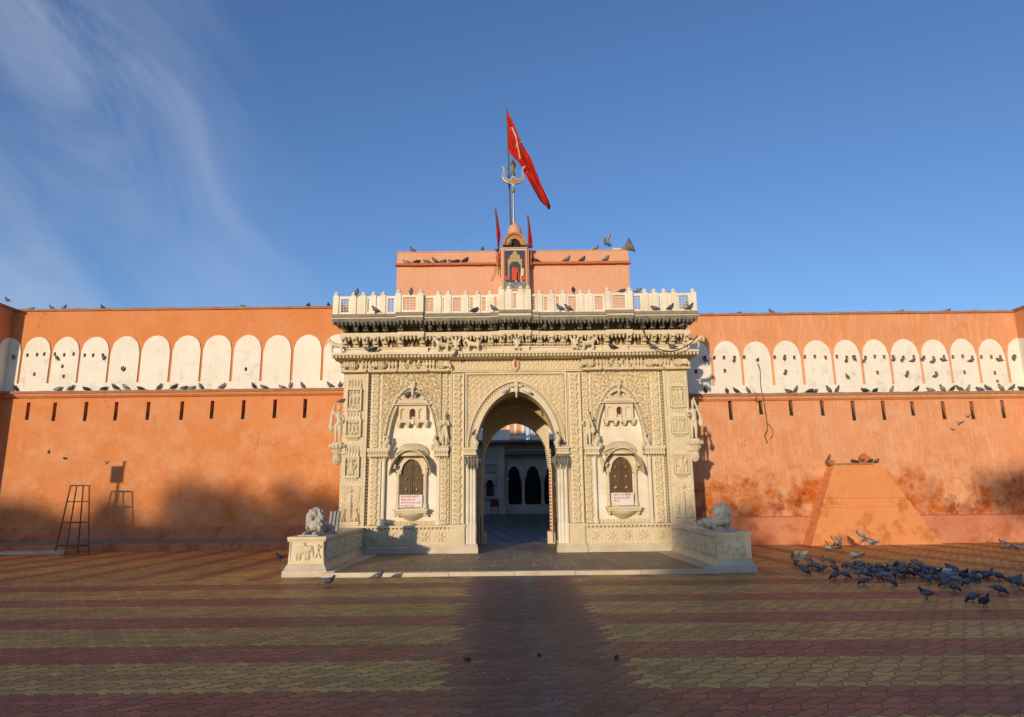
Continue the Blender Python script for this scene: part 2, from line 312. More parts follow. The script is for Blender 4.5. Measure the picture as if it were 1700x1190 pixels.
# relief carving: a fine height field in the wall plane
def relief(u0, u1, z0, z1, y, depth, fn, name, parent, m=CARVED, cell=.017, mask=None, axis='x', flip=1):
    nu = max(2, int((u1 - u0) / cell)); nz = max(2, int((z1 - z0) / cell))
    u = np.linspace(u0, u1, nu + 1); z = np.linspace(z0, z1, nz + 1); Ug, Zg = np.meshgrid(u, z, indexing='ij')
    h = np.clip(fn(Ug, Zg), 0, 1)
    edge = np.minimum(np.minimum(Ug - u0, u1 - Ug), np.minimum(Zg - z0, z1 - Zg)); h = h * np.clip(edge / cell, 0, 1)
    if axis == 'x': V = np.stack([Ug, y - flip * h * depth, Zg], -1)
    else: V = np.stack([y - flip * h * depth, Ug, Zg], -1)
    V = V.reshape(-1, 3); idx = np.arange((nu + 1) * (nz + 1)).reshape(nu + 1, nz + 1)
    q = np.stack([idx[:-1, :-1], idx[1:, :-1], idx[1:, 1:], idx[:-1, 1:]], -1).reshape(-1, 4)
    V0 = None
    if mask is not None:
        uc = (Ug[:-1, :-1] + Ug[1:, 1:]) / 2; zc = (Zg[:-1, :-1] + Zg[1:, 1:]) / 2; q = q[mask(uc, zc).reshape(-1)]
    if (axis == 'y') != (flip < 0): q = q[:, ::-1]
    me = bpy.data.meshes.new(name); me.vertices.add(len(V)); me.vertices.foreach_set('co', V.astype(np.float32).ravel())
    me.loops.add(q.size); me.loops.foreach_set('vertex_index', q.astype(np.int32).ravel()); me.polygons.add(len(q)); me.polygons.foreach_set('loop_start', (np.arange(len(q)) * 4).astype(np.int32))
    me.update(); me.materials.append(m); me.validate()
    o = bpy.data.objects.new(name, me); COL.objects.link(o)
    o['_w'] = (0, 0, 0)
    if parent is not None: o.parent = parent; o.location = -Vector(parent.get('_w', (0, 0, 0)))
    return o
def p_vine(s=.17, ph=0):
    def f(u, v):
        u = u + .022 * np.sin(v * 17 + 3 * np.sin(u * 5)); v = v + .022 * np.sin(u * 19 + 2 * np.sin(v * 7))
        ci = np.floor(u / s); cj = np.floor(v / s + .5 * (ci % 2)); lu = (u / s - ci - .5) * 2; lv = (v / s + .5 * (ci % 2) - cj - .5) * 2
        rr = np.sin(ci * 12.9898 + cj * 78.233) * 43758.5; rr = rr - np.floor(rr); r = np.hypot(lu, lv) * (.85 + .3 * rr); th = np.arctan2(lv, lu) + 6.28 * rr; sg = np.where(rr > .5, 1, -1)
        a = .5 + .5 * np.cos(8 * r - sg * th * 2); b = .5 + .5 * np.cos(5 * th)
        h = np.where(r < .38, b * .9 + .25, a * np.clip(1.5 - r, 0, 1) * 1.25)
        return np.clip(3.4 * h - .75, 0, 1)
    return f
def p_scroll(s=.3, x0=0):
    """single running stem with leaves curling to either side"""
    def f(u, v):
        w = s * .42; x = u - x0; st = w * .45 * np.sin(2 * np.pi * v / s); d = np.abs(x - st)
        h = np.clip(1 - d / .018, 0, 1)
        for k in (0, .5):
            vv = (v / s - .25 - k) % 1.0 - .5; sg = -1 if k == 0 else 1; lx = (x - sg * w * .12) / w; lz = vv * s / w; r = np.hypot(lx, lz); th = np.arctan2(lz, lx)
            h = np.maximum(h, np.clip(.5 + .6 * np.cos(10 * r - 3 * th), 0, 1) * (r < .95))
        return np.clip(h * 2.4 - .35, 0, 1)
    return f
def p_scale(s=.11):
    def f(u, v):
        j = np.floor(v / (s * .55)); lu = ((u / s + .5 * (j % 2)) % 1 - .5) * 2; lv = (v / (s * .55) - j); r = np.hypot(lu, lv * .9)
        return np.clip(1.1 - r ** 2 * .8, 0, 1) * (.6 + .4 * np.cos(r * 9))
    return f
def p_rosette(s, n=8, x0=0, z0=0):
    def f(u, v):
        lu = ((u - x0) / s % 1 - .5) * 2; lv = ((v - z0) / s % 1 - .5) * 2; r = np.hypot(lu, lv); th = np.arctan2(lv, lu)
        pet = .5 + .5 * np.cos(n * th + 3 * r); h = np.where(r < .22, .9, np.where(r < .85, pet * .95, 0)); fr = (np.maximum(abs(lu), abs(lv)) > .93) * .9
        return np.maximum(h, fr)
    return f
def p_pebble(seed=1, s=.06):
    def f(u, v):
        a = np.sin(u / s * 6.28 + 2.1 * np.sin(v / s * 2.9 + seed)) * np.sin(v / s * 6.28 + 1.9 * np.sin(u / s * 3.3 + seed * 2))
        return np.clip(.75 + 1.9 * a, 0, 1)
    return f
def p_figures(blobs, base=None):
    def f(u, v):
        h = base(u, v) * .35 if base else np.zeros_like(u)
        for (x, z, rx, rz, a, hh) in blobs:
            c, s_ = math.cos(a), math.sin(a); dx = (u - x) * c + (v - z) * s_; dz = -(u - x) * s_ + (v - z) * c
            q = 1 - (dx / rx) ** 2 - (dz / rz) ** 2; h = np.maximum(h, np.sqrt(np.clip(q, 0, 1)) * hh)
        return h
    return f
def arch(hw, zs, za, n=24, cx=0, p=1.85, legs=None):
    """pointed arch curve from left to right (x,z)"""
    pts = []
    for i in range(n + 1):
        t = math.pi * i / n; x = -math.cos(t); z = (1 - abs(x) ** p) ** (1 / 1.9); pts.append((cx + hw * x, zs + (za - zs) * z))
    if legs is not None: pts = [(cx - hw, legs)] + pts + [(cx + hw, legs)]
    return pts
def arch_z(x, hw, zs, za, p=1.85):
    q = np.clip(1 - (np.abs(x) / hw) ** p, 0, 1) ** (1 / 1.9); return np.where(np.abs(x) < hw, zs + (za - zs) * q, -1)
def polyline_pts(pts, step):
    out = []; acc = 0
    for a, b in zip(pts, pts[1:]):
        L = math.hypot(b[0] - a[0], b[1] - a[1])
        while acc <= L and L > 0: out.append((a[0] + (b[0] - a[0]) * acc / L, a[1] + (b[1] - a[1]) * acc / L)); acc += step
        acc -= L
    return out
# ================================================================ SETTING
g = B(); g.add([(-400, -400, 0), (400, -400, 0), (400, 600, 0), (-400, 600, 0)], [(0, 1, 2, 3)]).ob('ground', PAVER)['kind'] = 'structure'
XC = .1
# ---------------------------------------------------------------- boundary walls
def wall_grid(b, x0, x1, z0, z1, Y, holes, m, md):
    xs = sorted({x0, x1} | {h[0] for h in holes} | {h[1] for h in holes}); zs = sorted({z0, z1} | {h[2] for h in holes} | {h[3] for h in holes})
    for xa, xb in zip(xs, xs[1:]):
        for za, zb in zip(zs, zs[1:]):
            c = ((xa + xb) / 2, (za + zb) / 2)
            if any(h[0] < c[0] < h[1] and h[2] < c[1] < h[3] for h in holes): continue
            b.add([(xa, Y, za), (xb, Y, za), (xb, Y, zb), (xa, Y, zb)], [(0, 1, 2, 3)], m)
    for (xa, xb, za, zb, d, slope) in holes:   # a recess, its back sloping out to the face at the bottom when slope is set
        yb = Y + (.005 if slope else d)
        v = [(xa, Y, za), (xb, Y, za), (xb, Y, zb), (xa, Y, zb), (xa, yb, za), (xb, yb, za), (xb, Y + d, zb), (xa, Y + d, zb)]
        b.add(v, [(0, 1, 5, 4), (2, 3, 7, 6), (0, 4, 7, 3), (1, 2, 6, 5)], m); b.add(v[4:], [(0, 1, 2, 3)], md)
def merlon(b, xa, xb, z0, zs, za, Y, th, holes, m, n=14):
    """white arched slab, cut in columns so that the small loopholes go through"""
    xs = [xa + (xb - xa) * i / n for i in range(n + 1)] + [h[0] for h in holes] + [h[1] for h in holes]; xs = sorted(x for x in xs if xa - 1e-6 <= x <= xb + 1e-6)
    cx, hw = (xa + xb) / 2, (xb - xa) / 2; pw = 1.9 + random.uniform(-.18, .2); sk = 0
    def zt(x):
        q = max(0, 1 - (abs(x - cx - sk * hw * .2) / (hw * (1 + abs(sk) * .2))) ** pw); return zs + (za - zs) * q ** .5
    for a, c in zip(xs, xs[1:]):
        if c - a < 1e-5: continue
        segs = [(z0, None)]; mid = (a + c) / 2; hs = sorted([h for h in holes if h[0] < mid < h[1]], key=lambda h: h[2]); z = z0
        parts = []
        for h in hs: parts.append((z, z, h[2], h[2])); z = h[3]
        parts.append((z, z, zt(a), zt(c)))
        for (p0, p1, q0, q1) in parts:
            b.add([(a, Y - th, p0), (c, Y - th, p1), (c, Y - th, q1), (a, Y - th, q0), (a, Y, p0), (c, Y, p1), (c, Y, q1), (a, Y, q0)], [(0, 1, 2, 3), (3, 2, 6, 7), (0, 4, 5, 1), (0, 3, 7, 4), (1, 5, 6, 2)], m)
def boundary(side):
    L = side < 0
    Y = 24.0 if L else 23.6
    root = empty('boundary_wall', ((-12, Y, 0) if L else (12, Y, 0)), 'orange limewashed fort wall with white painted merlons left of the marble gateway' if L else 'salmon limewashed fort wall with white painted merlons and dark stains right of the marble gateway', 'wall', 'painted walls flanking the gateway')
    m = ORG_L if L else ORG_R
    zt, zm, zs, zl0, zl1 = (8.52, 7.54, 6.98, 5.40, 5.53) if L else (7.98, 7.02, 6.42, 4.98, 5.12)
    corner = P(25, 513, Y).x if L else P(1684, 525, Y).x
    ap = [17, 66, 114, 161, 211, 263, 312, 364, 413, 463, 512, 562] if L else [1155, 1203, 1253, 1303, 1352, 1403, 1448, 1498, 1547, 1594, 1641, 1688]
    ax = [P(q, 562, Y).x for q in ap]
    ax = sorted(ax); xin = -4.95 if L else 5.1
    x0, x1 = (corner, xin) if L else (xin, corner)
    holes = []
    def hp(px, py, w=.09, h=.13): q = P(px, py, Y); holes.append((q.x - w / 2, q.x + w / 2, q.z - h / 2, q.z + h / 2, .3, False))
    if L:
        for q in [(47, 590), (63, 589), (75, 588), (58.5, 621.5), (92.5, 588), (108, 589.5), (123.5, 588), (105, 608.5), (107, 625), (142, 590), (156, 590), (172, 590), (204, 612), (409, 613)]: hp(*q)
    else:
        for q in [(1170, 594), (1155, 617), (1185.5, 594), (1201.5, 594), (1219, 594), (1203, 616), (1235, 593.5), (1285.5, 593.5), (1302.5, 593), (1318, 594), (1304, 617), (1335.5, 593), (1352, 592.5), (1370, 594), (1388.5, 592.5), (1405, 594), (1418, 593), (1436, 594), (1451.5, 592.5), (1467, 593), (1482, 593), (1499, 594), (1516, 593), (1533, 594), (1549, 595), (1566, 593), (1581, 593), (1597, 592), (1613, 594), (1628, 593), (1644.5, 593), (1659.5, 593), (1456, 619), (1506, 619), (1553, 620), (1600, 618.5), (1650.5, 619.5), (1655, 634), (1684, 592)]: hp(*q, w=.10, h=.14)
    upholes = list(holes)
    sl = [(48, 668, 697), (92, 668, 699), (144, 667, 699), (194, 667, 698), (247, 667, 697), (303, 666, 697), (353, 665, 695), (405, 664, 696), (457, 663, 694), (507, 662, 694)] if L else [(1211.5, 664, 697), (1262, 665, 688), (1312, 665, 690), (1364, 665, 690), (1415, 665, 698), (1465, 665, 697), (1513.5, 666, 690), (1564.5, 666, 696), (1612, 666, 696), (1663, 664, 694)]
    for (q, ya, yb) in sl:
        a, b_ = P(q, ya, Y), P(q, yb, Y); holes.append((a.x - .065, a.x + .065, b_.z, a.z, .34 if L else .22, True))
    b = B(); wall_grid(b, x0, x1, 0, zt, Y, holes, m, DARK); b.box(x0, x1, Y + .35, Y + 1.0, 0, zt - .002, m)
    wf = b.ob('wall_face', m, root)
    c = B(); n = 60; 
    for i in range(n):
        a, d = x0 + (x1 - x0) * i / n, x0 + (x1 - x0) * (i + 1) / n; e = U(-.012, .016)
        c.box(a, d - .003, Y - .055 - U(0, .02), Y + 1.03, zt, zt + .085 + e)
    c.ob('coping', COPE, root)
    lg = B()
    for i in range(n):
        a, d = x0 + (x1 - x0) * i / n, x0 + (x1 - x0) * (i + 1) / n; lg.box(a, d - .002, Y - .19 - U(0, .012), Y - .001, zl0 + .035, zl1 + U(-.008, .01))
    lg.ob('ledge', COPE, root); B().prof([(Y - .15, zl0 + .033), (Y - .15, zl0 - .03), (Y - .07, zl0 - .10), (Y - .001, zl0 - .10), (Y - .001, zl0 + .033)], x0, x1).ob('ledge_moulding', m, root)
    wb = B(); wall_grid(wb, x0, x1, zl1, zl1 + .30, Y - .045, [], WHITE, DARK); wb.box(x0, x1, Y - .044, Y - .002, zl1, zl1 + .298, WHITE); wb.ob('white_band', WHITE, root)
    divs = [(p + q) / 2 for p, q in zip(ax, ax[1:])]
    for i, a in enumerate(ax):
        l = divs[i - 1] if i > 0 else a - .54; r = divs[i] if i < len(divs) else a + .54
        l, r = l + .045 + U(-.01, .01), r - .045 + U(-.01, .01); cl, cr = max(l, x0 + .002), min(r, x1 - .002)
        if cr - cl < .1: continue
        mb = B(); top = zm + U(-.02, .02)
        if (L and a < x0 + .3) or (not L and a > x1 - .3):    # the merlon that wraps round the corner of the bastion
            full = B(); merlon(full, l, r, zl1 + .30, zs, top, Y - .002, .045, upholes, WHITE)
            cutx = x0 + .002 if L else x1 - .002
            keep = [f for f in full.f if all((full.v[k][0] >= cutx - .06) if L else (full.v[k][0] <= cutx + .06) for k in f)]
            mb.add([((max(v[0], cutx) if L else min(v[0], cutx)), v[1], v[2]) for v in full.v], keep, WHITE)
            # half of it on the return face
            hw = (r - l) / 2; sgn = 1 if L else -1; XR = cutx + sgn * .043; pts = []
            off = abs(cutx - (l + r) / 2); 
            for k in range(13):
                t = k / 12; d = off * 0 + (hw * .98) * t; pts.append((Y - .05 - d, zs + (top - zs) * max(0, 1 - ((d + off * .2) / hw) ** 1.9) ** .5))
            prev = pts[0]
            for q in pts[1:]:
                mb.add([(XR, prev[0], zl1 + .30), (XR, q[0], zl1 + .30), (XR, q[0], q[1]), (XR, prev[0], prev[1]), (cutx, q[0], q[1]), (cutx, prev[0], prev[1])], [(0, 1, 2, 3), (3, 2, 4, 5)], WHITE); prev = q
        else:
            merlon(mb, cl, cr, zl1 + .30 + U(-.0, .0), zs + U(-.05, .05), top, Y - .002, .045, upholes, WHITE)
        mb.ob('merlon', WHITE, root)
    # lower plinth band
    pz = .78 if L else .93
    pb = B(); pb.prof([(Y - .001, 0), (Y - (.06 if L else .14), 0), (Y - (.05 if L else .11), pz - .03), (Y - .001, pz)], x0, x1, ORG_P); pb.ob('plinth', ORG_P, root)
    # bastion return and its face
    s = -1 if L else 1; xr = corner; dpt = 1.12 if L else 1.3
    bb = B(); lo, hi = (xr - 4.5, xr) if L else (xr, xr + 4.5)
    bb.box(lo, hi, Y - dpt, Y + 1.0, 0, zt + .02, m); bb.ob('bastion', m, root)
    B().box(lo - .03, hi + (.05 if L else 0) - (0 if L else -.03), Y - dpt - .05, Y + 1.02, zt + .021, zt + .11).ob('bastion_coping', COPE, root) if L else B().box(lo - .05, hi, Y - dpt - .05, Y + 1.02, zt + .021, zt + .11).ob('bastion_coping', COPE, root)
    if L:
        B().box(lo, hi + .15, Y - dpt - .15, Y - .2, zl0 + .035, zl1).ob('bastion_ledge', COPE, root); B().box(lo, hi + .045, Y - dpt - .045, Y - .05, zl1 + .001, zl1 + .30).ob('bastion_band', WHITE, root)
    else:
        B().box(lo - .15, hi, Y - dpt - .15, Y - .2, zl0 + .035, zl1).ob('bastion_ledge', COPE, root); B().box(lo - .045, hi, Y - dpt - .045, Y - .05, zl1 + .001, zl1 + .30).ob('bastion_band', WHITE, root)
    if L:
        st = B(); st.box(lo, -4.95, 23.45, Y - .061, 0, .245, ORG_P); st.ob('step', ORG_P, root)
        gr = B(); gr.box(lo, -4.95, 23.50, Y - .062, .247, .345, None, 0, .04); gr.ob('step_top', mat('gritty_render', (.22, .17, .11), .95, (.32, .22, .14), 7, .02, 45), root)
    return root
WL = boundary(-1); WR = boundary(1)
# sloping buttress on the right wall
Yw = 23.6
bt = empty('buttress', (12.2, Yw, 0), 'salmon painted brick buttress sloping down the right wall with a ledge for pigeons', 'buttress')
b = B()
tl, tr = P(1384, 772, 23.3), P(1462, 774, 23.3); bl, br_ = P(1347, 907, 22.9), P(1566, 904, 22.9)
zt = tl.z; nst = 26
for i in range(nst):      # brick courses, each a hair behind the one below
    t0, t1 = i / nst, (i + 1) / nst; e = -.035 if i in (11, 14) else .010 * (i % 2) + U(0, .010)
    def at(t): return (bl.x + (tl.x - bl.x) * t, br_.x + (tr.x - br_.x) * t, 22.9 + (23.3 - 22.9) * t, zt * t)
    a, c = at(t0), at(t1)
    v = [(a[0], a[2] - e, a[3]), (a[1], a[2] - e, a[3]), (c[1], c[2] - e, c[3]), (c[0], c[2] - e, c[3]), (a[0] - .05 - .06 * rnd(), Yw, a[3]), (a[1], Yw, a[3]), (c[1], Yw, c[3]), (c[0] - .05 - .06 * rnd(), Yw, c[3])]
    b.add(v, [(0, 1, 2, 3), (3, 2, 6, 7), (4, 0, 3, 7), (1, 5, 6, 2), (4, 5, 1, 0)])
b.ob('brick_slope', mat('buttress_limewash', (.74, .30, .115), .9, (.70, .265, .09), 1.2, .02, 10, fine=.3, stains=[((.36, .10, .02), 1.8, .60, .74, 0, 3, .6)]), bt)
cp = B()
for i in range(9): cp.box(tl.x - .14 + i * .165, tl.x - .14 + i * .165 + .16, 23.26 - U(0, .03), Yw - .002, zt + .001, zt + .05 + U(0, .03))
cp.box(tl.x - .16, tl.x + .05, 23.3, Yw - .003, zt + .06, zt + .17); cp.ob('top_bricks', COPE, bt)
pk = B()
q = P(1433, 750, 23.5)
pk.prism([(q.x - .22, zt + .05), (q.x + .3, zt + .05), (q.x + .22, zt + .25), (q.x + .02, zt + .40), (q.x - .12, zt + .30)], 23.44, Yw - .004); pk.ob('plaster_patch', ORG_E, bt)
# ---------------------------------------------------------------- platform
pf = empty('marble_platform', (0, 17, 0), 'dark stone paved platform with white marble kerb in front of the gateway', 'platform')
B().box(-4.35 + XC, 4.35 + XC, 15.12, 24.9, 0, .093).ob('paving', PLATF, pf)
k = B(); xs = [-4.2, -2.9, -1.5, -.1, 1.2, 2.6, 4.3]
for a, c in zip(xs, xs[1:]): k.box(a + XC + .004, c + XC - .004, 15.0 - U(0, .02), 15.118, 0, .085 + U(-.006, .008))
k.ob('kerb', BASEM, pf)
for s in (-1, 1): B().box(*(sorted((s * 4.36 + XC, s * 3.95 + XC))), 15.12, 19.85, .0945, .112).ob('border', BASEM, pf)
# ================================================================ GATEWAY
G = empty('marble_gateway', (XC, 20, 0), 'carved cream marble temple gateway with a pointed central arch, jali balustrade and blackened eaves', 'gateway')
F, BP = 20.0, 20.22
def sx_(s, a, b): return tuple(sorted((XC + s * a, XC + s * b)))
core = B()
for s in (-1, 1):
    core.box(*sx_(s, 1.9, 5.12), BP, 24.5, .09, 6.9, MARBLE)
core.box(XC - 1.9, XC + 1.9, 20.75, 24.5, 5.25, 6.9, MARBLE); core.box(XC - 1.9, XC + 1.9, BP, 20.75, 5.3, 6.9, MARBLE)
core.ob('masonry_body', MARBLE, G)
# joints of the bay marble are fine grooves
def slabs(b, x0, x1, y0, y1, z0, z1, rows, m):
    z = z0
    for i, h in enumerate(rows):
        zz = min(z1, z + h); xm = x0 + (x1 - x0) * (.35 + .3 * ((i * 37) % 10) / 10)
        for a, c in ((x0, xm - .002), (xm + .002, x1)): b.box(a, c, y0 + U(0, .003), y1, z + .002, zz - .002, m)
        z = zz
        if z >= z1: break
BAYC = 3.07
def bead_line(b, pts, r, step, y): 
    for x, z in polyline_pts(pts, step): b.bead((x, y, z), r)
HWI, ZSI, ZAI = 1.19, 3.05, 4.74
# spandrels and arch of the portal
relief(XC - 1.46, XC + 1.46, 3.05, 5.26, 20.12, .06, p_pebble(3, .09), 'spandrel_carving', G, CARVED, .014, mask=lambda u, v: v > arch_z(u - XC, 1.40, ZSI, 5.01))
b = B(); ci = arch(HWI, ZSI, ZAI, 30, XC); co = arch(1.335, ZSI, 4.93, 30, XC); b.strip(ci, co, 20.0, 20.75); b.strip(arch(1.335, ZSI, 4.93, 30, XC), arch(1.42, ZSI, 5.03, 30, XC), 20.09, 20.14); b.strip(arch(1.42, ZSI, 5.03, 30, XC), arch(1.46, ZSI, 5.08, 30, XC), 19.99, 20.14)
for s in (-1, 1): b.box(*sx_(s, 1.19, 1.9), 20.12, 20.75, .1, 3.05)
# fill between arch ring and square, behind the relief
n = 30; c2 = arch(1.335, ZSI, 4.93, n, XC)
b.strip(c2, [(x, 5.3) for x, z in c2], 20.13, 20.74)
for s in (-1, 1): b.box(*sx_(s, 1.335, 1.9), 20.13, 20.74, 3.05, 5.3)
b.ob('portal_arch', MARBLE, G)
b = B(); bead_line(b, arch(1.378, ZSI, 4.98, 40, XC), .036, .085, 20.06)
b.ob('arch_beading', CARVED, G)
b = B(); b.box(XC - 1.52, XC + 1.52, 20.02, 20.13, 5.27, 5.33)
for s in (-1, 1): b.box(*sx_(s, 1.465, 1.52), 20.02, 20.13, 3.1, 5.27)
b.ob('portal_frame', MARBLE, G)
b = B(); bead_line(b, [(XC - 1.44, 3.12), (XC - 1.44, 5.24), (XC + 1.44, 5.24), (XC + 1.44, 3.12)], .030, .078, 20.07); b.ob('frame_beading', CARVED, G)
# centre boss and cameras
b = B(); b.ball((XC + .02, 19.93, 4.93), (.09, .1, .11)); b.lathe([(.0, -.34), (.03, -.28), (.02, -.2), (.06, -.12), (.05, 0)], (XC + .02, 19.9, 4.86)); 
for s in (-1, 1): b.ball((XC + .02 + s * .12, 19.93, 4.90), (.09, .06, .05))
b.ob('keystone_boss', CARVED, G, smooth=True)
for s in (-1, 1):
    c = B(); c.tube([(XC + s * .22, 19.92, 4.80), (XC + s * .42, 19.72, 4.66)], .045, seg=8); c.tube([(XC + s * .22, 19.92, 4.80), (XC + s * .16, 19.97, 4.92)], .015)
    o = c.ob('security_camera', PAINTW); tag(o, 'white security camera fixed %s of the boss at the top of the portal arch' % ('left' if s < 0 else 'right'), 'security camera', 'security cameras on the portal arch')
# portal piers
for s in (-1, 1):
    cl = B()
    for (xx, r) in ((1.23, .045), (1.32, .05), (1.43, .055)):
        cl.lathe([(r * 1.9, .1), (r * 1.9, .22), (r * 1.3, .30), (r * 1.5, .36), (r * 1.2, .45), (r * 1.45, .82), (r * 1.3, .88), (r, .95), (r * .95, 2.75), (r * 1.4, 2.80), (r * 1.4, 2.86)], (XC + s * xx, 20.02, 0), 8)
    cl.ob('cluster_columns', PALE, G, smooth=False)
    cb_ = B(); bead_line(cb_, [(XC + s * 1.515, .95), (XC + s * 1.515, 2.86)], .020, .055, 20.0); cb_.ob('bead_string', CARVED, G)
    cp = B(); cp.box(*sx_(s, 1.16, 1.54), 19.80, 20.14, 2.86, 2.92); cp.box(*sx_(s, 1.18, 1.53), 19.84, 20.14, 2.92, 3.02); cp.box(*sx_(s, 1.14, 1.55), 19.79, 20.14, 3.02, 3.07)
    for i in range(5): cp.ball((XC + s * (1.2 + .075 * i), 19.83, 2.97), (.032, .03, .045), seg=6, rings=4)
    cp.tube([(XC + s * 1.2, 19.85, 3.07), (XC + s * 1.17, 19.83, 3.2), (XC + s * 1.24, 19.85, 3.33), (XC + s * 1.16, 19.82, 3.48)], [.07, .09, .06, .03]); cp.ball((XC + s * 1.15, 19.80, 3.50), .055)
    cp.ob('capital', CARVED, G)
    dk = B()
    for i in range(5):
        x = XC + s * (1.12 + .09 * i); dk.ball((x, 19.78, 2.72), (.055, .085, .10), seg=7, rings=5); dk.tube([(x, 19.74, 2.72), (x + U(-.02, .02), 19.68, 2.58), (x, 19.72, 2.46)], [.045, .035, .015], seg=6)
        dk.ball((x + U(-.02, .02), 19.70, 2.80), (.04, .05, .05), seg=6, rings=4)
    dk.ball((XC + s * 1.08, 19.95, 2.68), (.07, .2, .12)); dk.ob('blackened_brackets', DARKST, G)
    relief(*sx_(s, 1.56, 1.9), .90, 5.30, 19.99, .085, p_scroll(.27, XC + s * 1.73), 'vine_strip', G, CARVED, .016)
    st = B(); st.box(*sx_(s, 1.535, 1.56), 19.94, 20.13, .9, 5.3); st.box(*sx_(s, 1.90, 1.93), 19.94, 20.225, .9, 5.3); st.ob('strip_fillets', MARBLE, G)
    bl_ = B(); bead_line(bl_, [(XC + s * 1.965, .95), (XC + s * 1.965, 5.28)], .026, .08, 20.05); bl_.ob('bead_string', CARVED, G)
    pd = B(); pd.box(*sx_(s, 1.12, 1.98), 19.80, 20.215, .1, .26, BASEM); pd.box(*sx_(s, 1.14, 1.96), 19.83, 20.213, .26, .34, BASEM, .0, .02); pd.box(*sx_(s, 1.50, 1.94), 19.88, 20.21, .34, .84, MARBLE); pd.box(*sx_(s, 1.48, 1.955), 19.86, 20.212, .84, .895, MARBLE)
    pd.ob('pedestal', MARBLE, G)
    relief(*sx_(s, 1.52, 1.92), .36, .83, 19.877, .03, p_figures([(XC + s * 1.72, .60, .15, .21, 0, .8)], p_vine(.12)), 'pedestal_carving', G, CARVED, .014)
    relief(*sx_(s, 1.94, 2.235), 3.10, 5.32, 20.10, .085, p_scroll(.21, XC + s * 2.10), 'vine_strip', G, CARVED, .016)
    relief(*sx_(s, 1.99, 2.23), .88, 2.85, 20.10, .085, p_scroll(.21, XC + s * 2.11), 'vine_strip', G, CARVED, .016)
